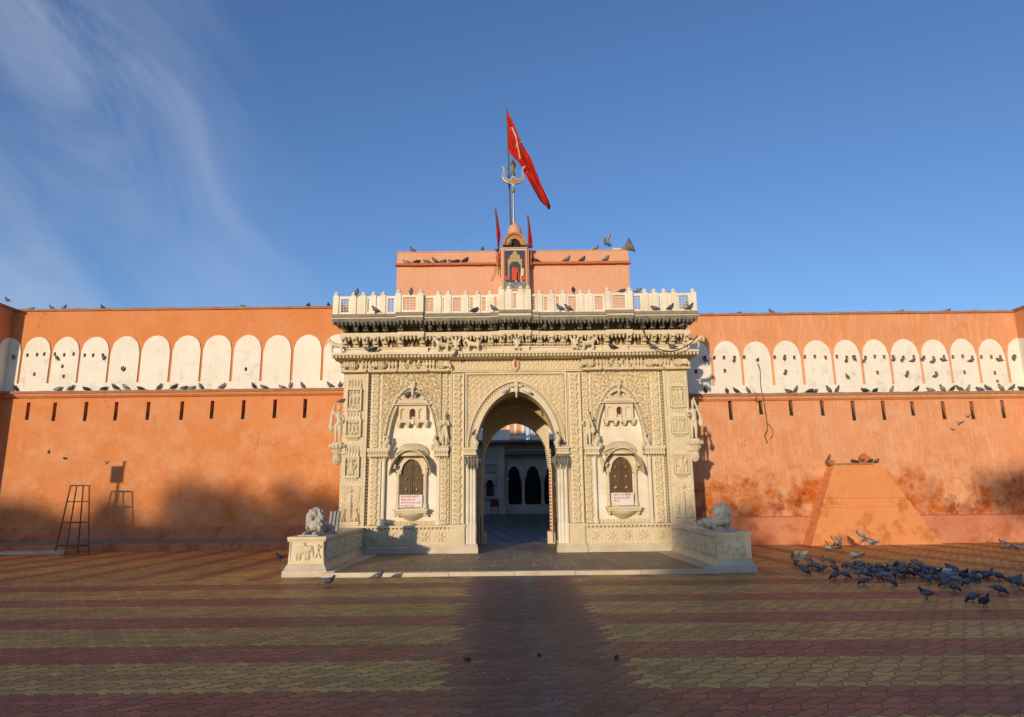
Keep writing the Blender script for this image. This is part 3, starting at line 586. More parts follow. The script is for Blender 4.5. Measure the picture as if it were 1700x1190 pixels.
# bays
NOTICE = []
def bay(s):
    cx = XC + s * BAYC
    sl_ = B(); slabs(sl_, *sx_(s, 2.34, 3.84), BP - .012, BP + .002, .9, 4.95, [.28, .55, .75, .62, .28, .5, .7, .9], PALE); sl_.ob('marble_lining', PALE, G)
    # carved field with an arched opening
    lo, hi = sx_(s, 2.235, 3.99)
    relief(lo, hi, 3.10, 5.33, 20.06, .09, p_vine(.14), 'bay_carving', G, CARVED, .0125, mask=lambda u, v: v > arch_z(u - cx, .80, 3.10, 4.87, 1.95))
    A_ = lambda hw, za: arch(hw, 3.10, za, 30, cx, 1.95)
    b = B(); b.strip(A_(.70, 4.73), A_(.745, 4.79), 19.98, BP); b.strip(A_(.745, 4.79), A_(.815, 4.88), 20.06, BP); b.strip(A_(.815, 4.88), A_(.87, 4.96), 19.97, 20.10)
    b.ob('bay_arch', MARBLE, G)
    b = B(); bead_line(b, A_(.78, 4.835), .030, .070, 20.03); b.ob('arch_beading', CARVED, G)
    b = B(); b.ball((cx, 19.94, 4.93), (.10, .07, .12)); b.ball((cx - .05, 19.92, 5.02), .05); b.ball((cx + .05, 19.92, 5.02), .05); b.lathe([(0, -.32), (.025, -.24), (.05, -.14), (.04, 0)], (cx, 19.93, 4.86)); b.ob('keystone_boss', CARVED, G, smooth=True)
    # side parts: inner and outer capitals, colonnettes, vine strips, beads
    for (a, c, col, sg) in ((1.97, 2.42, 2.29, 1), (3.72, 4.34, 3.90, -1)):
        cp = B(); x0, x1 = sx_(s, a, c); cp.box(x0, x1, 19.78, BP, 2.98, 3.08); cp.box(x0 + .03, x1 - .03, 19.83, BP, 2.90, 2.98); cp.box(x0 + .01, x1 - .01, 19.80, BP, 2.84, 2.90)
        k = int((x1 - x0) / .075)
        for i in range(k): cp.ball((x0 + .045 + i * (x1 - x0 - .09) / (k - 1), 19.81, 2.94), (.03, .03, .05), seg=6, rings=4); cp.lathe([(0, -.07), (.025, 0)], (x0 + .045 + i * (x1 - x0 - .09) / (k - 1), 19.83, 2.85), 6)
        # rearing carved beast at the arch springing
        xm = XC + s * (2.42 - .03 if sg > 0 else 3.72 + .03); d = s * sg
        cp.tube([(xm - d * .10, 19.86, 3.08), (xm - d * .06, 19.84, 3.22), (xm + d * .0, 19.82, 3.30), (xm - d * .03, 19.83, 3.44)], [.07, .085, .06, .03]); cp.ball((xm + d * .05, 19.80, 3.10), (.05, .06, .09)); cp.ball((xm - d * .02, 19.8, 3.40), .05)
        cp.ob('capital', CARVED, G)
        cl = B(); cl.lathe([(.075, .88), (.075, .98), (.055, 1.05), (.058, 2.70), (.08, 2.78), (.08, 2.85)], (XC + s * col, 20.10, 0), 10); cl.ob('colonnette', PALE, G, smooth=False)
    relief(*sx_(s, 3.97, 4.33), .88, 2.85, 20.06, .085, p_scroll(.24, XC + s * 4.15), 'vine_strip', G, CARVED, .016)
    relief(*sx_(s, 4.0, 4.33), 3.10, 5.33, 20.06, .085, p_scroll(.24, XC + s * 4.165), 'vine_strip', G, CARVED, .016)
    st = B(); st.box(*sx_(s, 3.985, 4.005), 20.0, BP, 3.1, 5.33); st.box(*sx_(s, 4.40, 4.46), 19.93, BP, .88, 5.33); st.box(*sx_(s, 2.235, 2.255), 19.99, BP, 3.1, 5.33); st.ob('strip_fillets', MARBLE, G)
    bl_ = B(); bead_line(bl_, [(XC + s * 4.365, .9), (XC + s * 4.365, 5.30)], .032, .095, 20.05)
    bl_.ob('bead_string', CARVED, G)
    # dado
    dd = B(); x0, x1 = sx_(s, 1.94, 4.46); dd.box(x0, x1, 19.86, BP, .1, .24, BASEM); dd.box(x0, x1, 19.90, BP, .24, .30, BASEM, 0, .015); dd.box(x0, x1, 19.97, BP, .30, .78, MARBLE); dd.box(x0, x1, 19.91, BP, .82, .875, MARBLE)
    dd.box(*sx_(s, 4.46, 5.14), 19.98, BP, .1, .875, MARBLE); dd.ob('dado', MARBLE, G)
    rl = B()
    k = 22
    for i in range(k): rl.ball((x0 + .06 + i * (x1 - x0 - .12) / (k - 1), 19.94, .79), (.045, .03, .035), seg=7, rings=4)
    rl.ob('dado_moulding', MARBLE, G)
    relief(x0, x1, .31, .77, 19.968, .025, p_pebble(5, .06), 'dado_carving', G, CARVED, .014)
    for i in range(5):
        a = XC + s * (2.2 + i * .47); bl = []
        for k in range(6): t = i + k * 1.05 + s; bl.append((a + .075 * math.cos(t), .55 + .075 * math.sin(t), .085, .032, t, 1))
        bl.append((a, .55, .05, .05, 0, 1))
        fr = B(); e = .15
        for (q0, q1, w0, w1) in ((a - e, a + e, .55 - e, .55 - e + .02), (a - e, a + e, .55 + e - .02, .55 + e), (a - e, a - e + .02, .55 - e + .02, .55 + e - .02), (a + e - .02, a + e, .55 - e + .02, .55 + e - .02)): fr.box(q0, q1, 19.94, 19.97, w0, w1)
        fr.ob('dado_panel_frame', MARBLE, G)
        relief(a - e + .02, a + e - .02, .42, .68, 19.962, .065, p_figures(bl), 'flower_panel', G, MARBLE, .011)
    rr = B(); x0, x1 = sx_(s, 2.34, 3.84); relief(x0, x1, .90, .99, 20.17, .05, p_rosette(.1, 6, x0, .9), 'sill_flowers', G, CARVED, .012)
    # ---- small oriel high in the bay
    o = B()
    zt = 4.38
    o.prof([(19.86, zt - .03), (19.86, zt), (20.02, zt + .035), (BP, zt + .04), (BP, zt - .03)], cx - .56, cx + .56); o.box(cx - .43, cx + .43, 20.0, BP, zt + .04, zt + .13)
    k = 16
    for i in range(k): o.box(cx - .42 + i * .053, cx - .42 + i * .053 + .03, 19.985, 20.0, zt + .05, zt + .12)
    o.box(cx - .46, cx + .46, 19.98, BP, zt + .13, zt + .155)
    for dx, r in ((-.27, .13), (0, .15), (.27, .13)): o.lathe([(r, 0), (r * 1.05, .015), (r * .8, .06), (r * .4, .095), (.02, .11), (0, .13)], (cx + dx, 20.10, zt + .155), 12)
    o.ob('oriel_roof', MARBLE, G)
    o = B(); x0, x1 = cx - .41, cx + .41; ns = [(-.27, .085), (0, .085), (.27, .085)]
    z0, z1 = 3.90, zt - .031; yf = 19.99
    xs = [x0]
    for d, r in ns: xs += [cx + d - r, cx + d + r]
    xs.append(x1)
    for i in range(0, len(xs) - 1, 2): o.box(xs[i], xs[i + 1], yf, BP, z0, z1)
    for d, r in ns:
        a, c = cx + d - r, cx + d + r; o.box(a, c, yf, BP, z0, z0 + .03); av = arch(r, z0 + .26, z0 + .35, 10, cx + d); o.strip(av, [(x, z1) for x, z in av], yf, BP - .05); o.box(a, c, yf + .06 + (.1 if d == 0 else 0), BP - .001, z0 + .03, z1)
    o.box(cx - .46, cx + .46, yf - .05, BP, z0 - .07, z0)
    for dx in (-.40, -.13, .14, .40): o.box(cx + dx - .05, cx + dx + .05, yf - .04, BP, z0 - .14, z0 - .07); o.box(cx + dx - .035, cx + dx + .035, yf, BP, z0 - .19, z0 - .14, None, .01, -.02)
    o.ob('oriel', MARBLE, G)
    sg_ = B(); sg_.ball((cx, 20.06, 4.12), (.045, .03, .10)); sg_.ball((cx, 20.05, 4.22), (.035, .03, .035)); sg_.ob('niche_idol', mat('dark_red_paint', (.20, .015, .012), .7), G)
    sb = B(); sb.ball((cx + .02, 19.93, 3.97), (.035, .03, .035)); sb.box(cx - .02, cx + .05, 19.90, 19.935, 3.78, 3.93); sb.ob('white_ornament', PAINTW, G)
    # ---- shuttered window with a curved hood
    W = B().box(cx - .37, cx + .37, 20.16, BP - .013, 1.36, 1.40, MARBLE)
    for t in (-1, 1):
        W.lathe([(.062, 0), (.062, .1), (.042, .16), (.048, .75), (.04, .9), (.06, .98), (.065, 1.04)], (cx + t * .40, 20.10, 1.36), 10, MARBLE)
        W.box(cx + t * .40 - .075, cx + t * .40 + .075, 20.02, BP, 2.40, 2.46, MARBLE); W.tube([(cx + t * .43, 20.1, 2.42), (cx + t * .45, 19.95, 2.52), (cx + t * .45, 19.82, 2.58)], [.05, .04, .03], MARBLE)
        W.ball((cx + t * .47, 19.86, 2.52), .045, MARBLE, 6, 4)
    av = arch(.32, 2.33, 2.78, 18, cx, 2.0); av2 = []
    for i, (x, z) in enumerate(av):
        q = .018 * abs(math.sin(i * math.pi / 18 * 4.5 * 1)); av2.append((cx + (x - cx) * (1 - q), z - q * .6))
    W.strip(av2, arch(.475, 2.42, 2.96, 18, cx, 2.0), 20.06, BP - .013, MARBLE)
    wo = W.ob('window_surround', MARBLE, G)
    # hood: a curved eave and ribbed half dome above it
    H = B(); n = 20; a0 = arch(.50, 2.38, 3.00, n, cx, 2.0); a1 = arch(.60, 2.28, 3.02, n, cx, 2.0); v = []; fs = []
    for i in range(n + 1):
        v += [(a0[i][0], BP - .013, a0[i][1] + .05), (a1[i][0], 19.68, a1[i][1] - .02), (a1[i][0], 19.68, a1[i][1] + .015), (a0[i][0], BP - .013, a0[i][1] + .09)]
        if i: o_ = 4 * i; fs += [(o_ - 4 + k, o_ + k, o_ + (k + 1) % 4, o_ - 4 + (k + 1) % 4) for k in range(4)]
    fs += [(0, 1, 2, 3), (4 * n + 3, 4 * n + 2, 4 * n + 1, 4 * n)]
    H.add(v, fs, MARBLE)
    for t in (-1, 1): H.add([(cx + t * .50, BP - .02, 2.75), (cx + t * .62, BP - .02, 2.78), (cx + t * .60, 19.69, 2.27), (cx + t * .56, 19.69, 2.30), (cx + t * .55, BP - .02, 2.42)], [(0, 1, 2, 3), (0, 3, 4)], MARBLE)
    m_ = 22
    for i in range(m_):   # ribs
        t0 = math.pi * (i + .08) / m_; t1 = math.pi * (i + .92) / m_; v = []; fs = []
        for j in range(7):
            e = j / 6; R = .50 * math.cos(e * 1.25); zz = .35 * math.sin(e * 1.4)
            for t in (t0, (t0 + t1) / 2, t1):
                q = R * (1 + (.035 if t == (t0 + t1) / 2 else 0)); v.append((cx - q * math.cos(t) * .98, BP - .014 - q * math.sin(t) * .62, 2.88 + zz + .16 * math.sin(t) * (1 - e) ** 1.0))
        for j in range(6): fs += [(3 * j, 3 * j + 1, 3 * j + 4, 3 * j + 3), (3 * j + 1, 3 * j + 2, 3 * j + 5, 3 * j + 4)]
        H.add(v, fs, MARBLE)
    H.lathe([(.50, -.02), (.47, .0), (.46, .06), (.05, .33), (0, .36)], (cx, BP - .01, 2.86), 20, MARBLE, math.pi, 2 * math.pi)
    H.ob('window_hood', MARBLE, G)
    D = B(); sh = arch(.318, 2.33, 2.76, 18, cx, 2.0); D.prism([(cx + .318, 1.72)] + [(x, z) for x, z in sh[::-1]] + [(cx - .318, 1.72)], 20.175, BP - .014, WOOD)
    dr = D.ob('window_shutter', WOOD, G)
    fr = B(); fr.box(cx - .018, cx + .018, 20.14, 20.174, 1.72, 2.76)
    for t in (-1, 1):
        for (z0, z1, w) in ((1.75, 2.02, .24), (2.07, 2.33, .24), (2.38, 2.60, .16)):
            xa, xb = sorted((cx + t * .04, cx + t * (.05 + w)))
            for q in ((xa, xb, z0, z0 + .025), (xa, xb, z1 - .025, z1), (xa, xa + .025, z0 + .025, z1 - .025), (xb - .025, xb, z0 + .025, z1 - .025)): fr.box(q[0], q[1], 20.15, 20.174, q[2], q[3])
    fr.ob('shutter_rails', WOOD, dr)
    for t in (-1, 1):
        for zc, rr_ in ((1.885, .055), (2.20, .05), (2.48, .045)):
            bs = B(); bs.ball((cx + t * .16, 20.165, zc), (rr_, .03, rr_), seg=8, rings=4); bs.ball((cx + t * .16, 20.168, zc), (rr_ * 1.35, .012, rr_ * .35), seg=8, rings=3); bs.ball((cx + t * .16, 20.168, zc), (rr_ * .35, .012, rr_ * 1.35), seg=8, rings=3)
            bs.ob('carved_boss', BRASS, dr)
    S = B(); S.box(cx - .50, cx + .50, 19.80, BP - .013, 1.29, 1.345); S.box(cx - .47, cx + .47, 19.85, BP - .013, 1.22, 1.29)
    for i in range(22): S.box(cx - .465 + i * .0435, cx - .465 + i * .0435 + .022, 19.835, 19.85, 1.225, 1.285)
    n = 12; v = []
    pr = [(.42, 1.22), (.38, 1.16), (.26, 1.08), (.14, 1.02), (.05, .98), (0, .93)]
    S.lathe([(r * .95, z) for r, z in pr], (cx, BP - .01, 0), 16, None, math.pi, 2 * math.pi)
    for t in (-1, 1): S.ball((cx + t * .42, 19.95, 1.17), .05, None, 7, 5)
    S.ob('window_sill', MARBLE, G)
    return cx
BAY = {s: bay(s) for s in (-1, 1)}
# outer pilasters
def pilaster(s):
    x0, x1 = sx_(s, 4.46, 5.14)
    b = B(); b.box(x0, x1, 19.99, BP, .875, 5.33); 
    b.ob('corner_pilaster', MARBLE, G)
    cx = XC + s * 4.80; relief(x0 + .01, x1 - .01, .88, 5.32, 19.99, .022, p_pebble(9, .06), 'pilaster_ground', G, CARVED, .017)
    def fig(cx, z0, z1, w, n):
        bl = []
        if n == 3:
            for d in (-.11, 0, .11): bl += [(cx + d, z1 - .10, .045, .045, 0, .9), (cx + d, (z0 + z1) / 2 - .02, .045, (z1 - z0) * .26, U(-.1, .1), .9), (cx + d + .03, z0 + .12, .02, .09, .2, .8), (cx + d - .03, z0 + .12, .02, .09, -.2, .8)]
        elif n == 1: bl += [(cx, z1 - .12, .06, .06, 0, 1), (cx, (z0 + z1) / 2, .07, .2, 0, 1), (cx - .1, (z0 + z1) / 2, .03, .14, .5, .9), (cx + .1, (z0 + z1) / 2, .03, .14, -.5, .9), (cx + .04, z0 + .16, .03, .14, .1, .9), (cx - .04, z0 + .16, .03, .14, -.1, .9)]
        for k in range(14): bl.append((cx + U(-w, w) * .75, U(z0 + .05, z1 - .05), U(.02, .04), U(.02, .05), U(0, 3), .7))
        return bl
    def frame(z0, z1, w, crest, name, figs, archt=False):
        f = B()
        for (q0, q1, a, c) in ((cx - w, cx + w, z0, z0 + .05), (cx - w, cx + w, z1 - .035, z1), (cx - w, cx - w + .045, z0 + .05, z1 - .035), (cx + w - .045, cx + w, z0 + .05, z1 - .035)): f.box(q0, q1, 19.87, 19.985, a, c)
        f.prof([(19.985, z0 - .12), (19.93, z0 - .05), (19.88, z0), (19.985, z0)], cx - w * .7, cx + w * .7)
        if archt:
            for d in ((-.14, 0, .14) if w > .2 else (0,)):
                av = arch(.065, z1 - .16, z1 - .06, 8, cx + d); f.strip(av, [(x, z1 - .03) for x, z in av], 19.905, 19.98)
        if crest:
            f.box(cx - w + .02, cx + w - .02, 19.93, 19.985, z1, z1 + .10)
            for i in range(5): x = cx - w + .05 + i * (2 * w - .1) / 4; f.box(x - .015, x + .015, 19.905, 19.93, z1, z1 + .11); f.lathe([(.04, 0), (.048, .03), (.02, .10), (.008, .18), (0, .24)], (x, 19.95, z1 + .10), 6)
        f.ob('panel_frame', MARBLE, G)
        relief(cx - w + .045, cx + w - .045, z0 + .05, z1 - .035, 19.982, .12, p_figures(fig(cx, z0, z1, w, figs), p_pebble(4, .06)), name, G, CARVED, .012)
    frame(4.20, 4.85, .225, True, 'figure_panel', 3); frame(3.42, 4.0 - .05, .235, True, 'figure_panel', 3, True); 
    frame(2.25, 2.86, .22, True, 'tree_panel', 1, True)
    # pillar guarded by two beasts, at the bottom
    bl = [(cx, 1.42, .055, .42, 0, 1), (cx, 1.88, .07, .05, 0, 1), (cx, 1.02, .10, .05, 0, 1)]
    for t in (-1, 1): bl += [(cx + t * .2, 1.18, .05, .12, t * .3, 1), (cx + t * .17, 1.33, .045, .05, 0, 1), (cx + t * .23, 1.04, .03, .07, 0, 1), (cx + t * .16, 1.06, .02, .09, 0, 1)]
    for k in range(60):
        an = U(0, math.pi); r = U(.05, .26); bl.append((cx + r * math.cos(an), 1.5 + r * 1.9 * math.sin(an), .026, .026, 0, .55))
    relief(cx - .27, cx + .27, 1.0, 2.02, 19.982, .12, p_figures(bl, p_pebble(2, .05)), 'guardian_panel', G, CARVED, .012)
    f = B(); f.box(cx - .27, cx + .27, 19.89, 19.985, .95, 1.0); f.box(cx - .24, cx + .24, 19.93, 19.985, .89, .945); f.ob('panel_ledge', MARBLE, G)
for s in (-1, 1): pilaster(s)
# entablature frieze
relief(XC - 1.95, XC + 1.95, 5.36, 5.66, 19.97, .08, p_scale(.15), 'scale_frieze', G, CARVED, .014)
b = B(); b.box(XC - 1.96, XC + 1.96, 19.96, BP, 5.33, 5.36); b.box(XC - 1.96, XC + 1.96, 19.98, BP + .02, 5.36, 5.68); b.ob('frieze_band', MARBLE, G)
b = B(); b.ball((XC, 19.90, 5.53), (.14, .05, .19)); b.ball((XC, 19.86, 5.68), (.05, .05, .06)); b.ob('frieze_medallion', MARBLE, G, smooth=True)
b = B(); b.ball((XC, 19.85, 5.52), (.04, .03, .09)); b.ball((XC, 19.84, 5.62), (.03, .03, .03)); b.ob('medallion_idol', REDP, G)
def frieze(s):
    b = B(); x0, x1 = sx_(s, 1.97, 5.16)
    b.box(x0, x1, 19.96, BP, 5.33, 5.70); b.ob('frieze_band', MARBLE, G)
    m = B()
    def eleph(xc, d):
        m.ball((xc, 19.88, 5.55), (.17, .09, .13), None, 10, 7); m.ball((xc + d * .20, 19.80, 5.55), (.085, .08, .10), None, 8, 6); m.tube([(xc + d * .26, 19.76, 5.54), (xc + d * .29, 19.72, 5.46), (xc + d * .25, 19.71, 5.40)], [.04, .035, .02], None, 6)
        m.ball((xc + d * .13, 19.77, 5.56), (.06, .02, .08), None, 7, 5)
        for k in range(5): m.box(xc - .12 + k * .05, xc - .105 + k * .05, 19.775, 19.80, 5.47, 5.63)
    def balus(xa, k):
        for i in range(k): m.lathe([(.05, 0), (.055, .03), (.025, .08), (.05, .16), (.052, .2), (.03, .26), (.035, .30)], (xa + i * .105, 19.87, 5.40), 8)
    def sit(xc):
        m.ball((xc, 19.90, 5.46), (.13, .07, .06), None, 8, 5); m.ball((xc, 19.88, 5.56), (.055, .06, .09), None, 8, 5); m.ball((xc, 19.86, 5.66), (.035, .04, .04), None, 7, 5); m.tube([(xc - .05, 19.86, 5.60), (xc - .11, 19.83, 5.52), (xc - .05, 19.82, 5.47)], .018, None, 5); m.tube([(xc + .05, 19.86, 5.60), (xc + .11, 19.83, 5.52), (xc + .05, 19.82, 5.47)], .018, None, 5)
    q = lambda d: XC + s * d
    eleph(q(4.88), s); eleph(q(4.02 + .0), s) 
    for (a, k) in ((4.37, 3), (3.57, 3), (2.45, 3)): 
        for i in range(k): balus(q(a + i * .10), 1)
    for d in (3.35, 3.02, 2.74): sit(q(d))
    eleph(q(2.22), -s * 1.0)
    for d in (3.19, 2.88): m.tube([(q(d), 19.85, 5.68), (q(d), 19.80, 5.60), (q(d), 19.84, 5.52)], [.05, .04, .01], None, 6)
    m.ob('frieze_figures', MARBLE, G)
    n = B(); 
    for (a, c) in ((4.45, 5.2), (3.55, 4.38), (2.62, 3.50), (2.0, 2.56)): n.box(*sx_(s, a, c), 19.76, 19.959, 5.335, 5.395)
    for i in range(44): n.bead((q(2.02 + i * .072), 19.755, 5.365), .016)
    n.ob('frieze_shelf', CARVED, G)
for s in (-1, 1): frieze(s)
# cornice (drip eave)
c = B(); HC = 5.40
segs = [-HC, -4.1, -2.85, -1.55, -.35, .9, 2.2, 3.5, 4.5, HC]
for a, d in zip(segs, segs[1:]):
    e = U(-.006, .006); y = 19.44 + U(-.008, .008); c.prof([(y, 5.79 + e), (y, 5.86 + e), (19.8, 5.90 + e), (20.0, 5.90), (20.0, 5.70), (y + .03, 5.78 + e)], XC + a + .004, XC + d - .004)
for s in (-1, 1):
    x0, x1 = sx_(s, 5.05, HC); c.box(x0, x1, 20.0, 22.6, 5.74, 5.88)
c.ob('cornice', MARBLE, G)
b = B()
k = int(2 * HC / .105)
for i in range(k + 1): b.ball((XC - HC + .03 + i * (2 * HC - .06) / k, 19.49, 5.74), (.040, .04, .050), None, 6, 4)
b.ob('cornice_beads', MARBLE, G)
c = B()
for (z0, z1, y, hw) in ((5.90, 5.96, 19.72, 5.18), (5.96, 6.03, 19.80, 5.12), (6.03, 6.07, 19.76, 5.14)):
    c.box(XC - hw, XC + hw, y, BP, z0, z1 - .001)
for (a, d) in ((-3.35, -2.6), (2.6, 3.35), (-.42, .42)): c.box(XC + a, XC + d, 19.64, 19.73, 5.90, 6.05)
c.ob('stepped_moulding', MARBLE, G)
# bracket tiers
c = B(); c.box(XC - 5.08, XC + 5.08, 19.98, BP + .1, 6.07, 6.48, mat('painted_shade_stone', (.30, .21, .12), .9, (.16, .11, .07), 5, .008, 30)); c.box(XC - 5.08, XC + 5.08, 20.25, 20.6, 6.48, 6.9, DARK)  # brown and near-black colours stand in for the shade between the brackets
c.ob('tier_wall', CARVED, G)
PX = [552.5, 586.8, 602.7, 619.6, 635.6, 662, 699, 727.7, 744, 773.3, 792.6, 813.6, 832.3, 845, 864.5, 876.6, 896, 916, 935.5, 964.4, 979.5, 1008.6, 1045, 1071.5, 1087, 1103.6, 1119.3, 1152]
PX = [P(q, 500, 19.3).x for q in PX]; PX[0] = XC - 5.30; PX[-1] = XC + 5.30
def fwd(x):
    d = x - XC
    if abs(d) < .48: return .16
    if 2.70 < abs(d) < 3.50: return .10
    if abs(abs(d) - .6) < .12: return .06
    return 0
def runs(x0, x1, f):
    xs = sorted([x0, x1] + [XC + t * q for t in (-1, 1) for q in (.48, .72, 2.70, 3.50)]); return [(a, b_, f((a + b_) / 2)) for a, b_ in zip(xs, xs[1:])]
lower = B(); teeth = B(); dteeth = B(); shelf = B(); ylw = B()
for a, d, o in runs(XC - 5.22, XC + 5.22, fwd):
    lower.box(a, d, 19.58 - o, 19.95, 6.36, 6.43); lower.box(a, d, 19.62 - o, 19.95, 6.43, 6.49)
    k = max(3, int((d - a) / .105)); w = (d - a) / k
    for i in range(k):
        x = a + (i + .5) * w; teeth.ball((x, 19.60 - o, 6.37), (.042, .04, .045), None, 6, 4); teeth.lathe([(0, -.13), (.018, -.09), (.04, -.02), (.03, 0)], (x, 19.63 - o, 6.35), 6)
for a, d, o in runs(XC - 5.40, XC + 5.40, fwd):
    up = .04 if o > .12 else (.02 if o > .08 else 0)
    shelf.box(a, d, 19.26 - o, 20.3, 6.885 + up, 6.975 + up); ylw.box(a, d, 19.30 - o, 20.2, 6.845, 6.884 + up)
    dteeth.box(a, d, 19.33 - o, 20.2, 6.77, 6.844)
    k = max(3, int((d - a) / .115)); w = (d - a) / k
    for i in range(k):
        x = a + (i + .5) * w; dteeth.ball((x, 19.34 - o, 6.75), (.05, .05, .05), None, 6, 4); dteeth.lathe([(0, -.09), (.025, -.06), (.045, -.01), (.035, 0)], (x, 19.37 - o, 6.73), 6)
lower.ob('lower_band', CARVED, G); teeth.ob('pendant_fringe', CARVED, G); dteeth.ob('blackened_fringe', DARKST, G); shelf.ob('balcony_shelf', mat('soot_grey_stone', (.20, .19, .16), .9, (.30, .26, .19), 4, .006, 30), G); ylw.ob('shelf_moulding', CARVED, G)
def bracket(x, y0, y1, z0, z1, w, m, name):
    b = B(); d = y0 - y1
    pts = [(y0, z0), (y0 - d * .25, z0 + .02), (y0 - d * .30, z0 + (z1 - z0) * .35), (y0 - d * .62, z0 + (z1 - z0) * .50), (y0 - d * .70, z0 + (z1 - z0) * .72), (y1, z0 + (z1 - z0) * .85), (y1, z1), (y0, z1)]
    b.prof(pts, x - w / 2, x + w / 2); b.ball((x, y1 + .03, z1 - .06), (w * .62, .05, .06), None, 7, 5); b.ball((x, y0 - d * .5, z0 + (z1 - z0) * .42), (w * .7, .06, .05), None, 7, 4)
    return b.ob(name, m, G)
for x in PX:
    o = fwd(x); xb = max(XC - 5.12, min(XC + 5.12, x))
    bracket(xb, 19.98, 19.56 - o, 6.09, 6.40, .15, CARVED, 'bracket')
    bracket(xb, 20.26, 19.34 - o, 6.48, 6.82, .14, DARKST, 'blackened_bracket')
    # small paired colonnettes under each lower bracket
cr = B()
for i in range(96):
    x = XC - 5.0 + i * .105
    if i % 2 == 0 and min(abs(x - q) for q in PX) > .15:
        cr.lathe([(.045, 0), (.05, .03), (.02, .10), (0, .16)], (x, 19.90, 6.08), 6, CARVED)
        if i % 3 == 0: cr.lathe([(.045, 0), (.05, .03), (.02, .08), (0, .13)], (x, 20.0, 6.49), 6, CARVED)
cr.ob('cresting', CARVED, G)
rl = B(); rl.box(XC - 1.3, XC + 1.6, 19.71, 19.73, 6.125, 6.14)
for i in range(38): rl.tube([(XC - 1.28 + i * .077, 19.72, 6.075), (XC - 1.28 + i * .077, 19.72, 6.17)], .010, None, 5)
rl.ob('spiked_rail', CARVED, G)
# balustrade: posts and pierced panels
for i, x in enumerate(PX):
    o = fwd(x); big = .02 if o > 0 else 0; zb = 6.976 + (.04 if o > .12 else (.02 if o > .08 else 0)); zt = 7.56 + (.09 if o > .12 else big * 1.5); w = .082
    b = B(); b.box(x - w, x + w, 19.29 - o, 19.29 - o + .15, zb, zt, PALE); b.box(x - w * 1.05, x + w * 1.05, 19.28 - o, 19.45 - o, zb, zb + .05, PALE) if False else None
    b.lathe([(.075, 0), (.045, .015), (.07, .04), (.075, .065), (.055, .10), (.02, .13), (0, .155)], (x, 19.365 - o, zt), 10, PALE); b.ob('balustrade_post', PALE, G)
for a, d in zip(PX, PX[1:]):
    o = min(fwd(a), fwd(d)); mid = fwd((a + d) / 2); o = mid
    zb = 6.976 + (.04 if o > .12 else (.02 if o > .08 else 0)); zt = 7.54 + (.07 if o > .12 else 0); x0, x1 = a + .084, d - .084; y0, y1 = 19.33 - o, 19.41 - o
    wi = x1 - x0; mg = .06 if wi > .3 else .045; b = B()
    j0, j1, k0, k1 = x0 + mg, x1 - mg, zb + .075, zt - .075
    if wi < .12 : b.box(x0, x1, y0, y1, zb, zt)
    else:
        b.box(x0, x1, y0, y1, zb, k0); b.box(x0, x1, y0, y1, k1, zt); b.box(x0, j0, y0, y1, k0, k1); b.box(j1, x1, y0, y1, k0, k1)
        pit = .092; t = .0105
        nr = int((k1 - k0) / pit) + 1; ncl = max(1, round((j1 - j0) / pit)); pw = (j1 - j0) / ncl
        ph = (k1 - k0) / nr
        for ii in range(ncl):
            for jj in range(nr):
                cx_, cz_ = j0 + (ii + .5) * pw, k0 + (jj + .5) * ph; n6 = 6; R = pw * .45; Rz = ph * .45
                v = []; 
                for kk in range(8):     # square cell with an octagonal hole
                    an = math.pi / 8 + kk * math.pi / 4; ca, sa = math.cos(an), math.sin(an); q = max(abs(ca), abs(sa)); v.append((cx_ + pw / 2 * ca / q, y0 + .02, cz_ + ph / 2 * sa / q))
                for kk in range(8): an = math.pi / 8 + kk * math.pi / 4; v.append((cx_ + R * math.cos(an), y0 + .02, cz_ + Rz * math.sin(an)))
                for kk in range(8): an = math.pi / 8 + kk * math.pi / 4; v.append((cx_ + R * math.cos(an), y0 + .055, cz_ + Rz * math.sin(an)))
                b.add(v, [(kk, (kk + 1) % 8, 8 + (kk + 1) % 8, 8 + kk) for kk in range(8)] + [(8 + kk, 8 + (kk + 1) % 8, 16 + (kk + 1) % 8, 16 + kk) for kk in range(8)])
    b.ob('pierced_panel', PALE, G)
# roof deck behind the balustrade (side returns)
c = B(); c.box(XC - 5.3, XC + 5.3, 19.6, 24.4, 6.901, 6.96)
for s in (-1, 1): c.box(*sx_(s, 5.28, 5.36), 19.46, 22.0, 6.98, 7.5)
c.ob('roof_deck', MARBLE, G)
# ---------------------------------------------------------------- passage behind the portal
b = B()
for s in (-1, 1): b.box(*sx_(s, 1.30, 1.9), 20.76, 21.2, .1, 5.25)
b.ob('passage_jambs', MARBLE, G)
pa = mat('passage_plaster', (.50, .38, .20), .8, (.42, .30, .15), 2, .004, 15, fine=.3)
b = B(); v_o = arch(1.55, 3.0, 4.85, 24, XC); b.strip(v_o, [(x, 5.24) for x, z in v_o], 21.2, 23.9); 
for s in (-1, 1): b.box(*sx_(s, 1.55, 1.895), 21.2, 23.9, .1, 3.0)
b.strip(arch(1.40, 3.0, 4.62, 24, XC), arch(1.56, 3.0, 4.9, 24, XC), 22.3, 22.6)
for s in (-1, 1): b.box(*sx_(s, 1.40, 1.56), 22.3, 22.6, .1, 3.0)
b.ob('passage_vault', pa, G)
b = B(); v_i = arch(1.17, 2.75, 4.26, 24, XC); b.strip(v_i, [(x, 5.24) for x, z in v_i], 23.9, 24.5)
for s in (-1, 1): b.box(*sx_(s, 1.17, 1.895), 23.9, 24.49, .1, 2.75); b.box(*sx_(s, 1.05, 1.3), 23.7, 24.2, .1, .5)
b.ob('inner_arch', MARBLE, G)
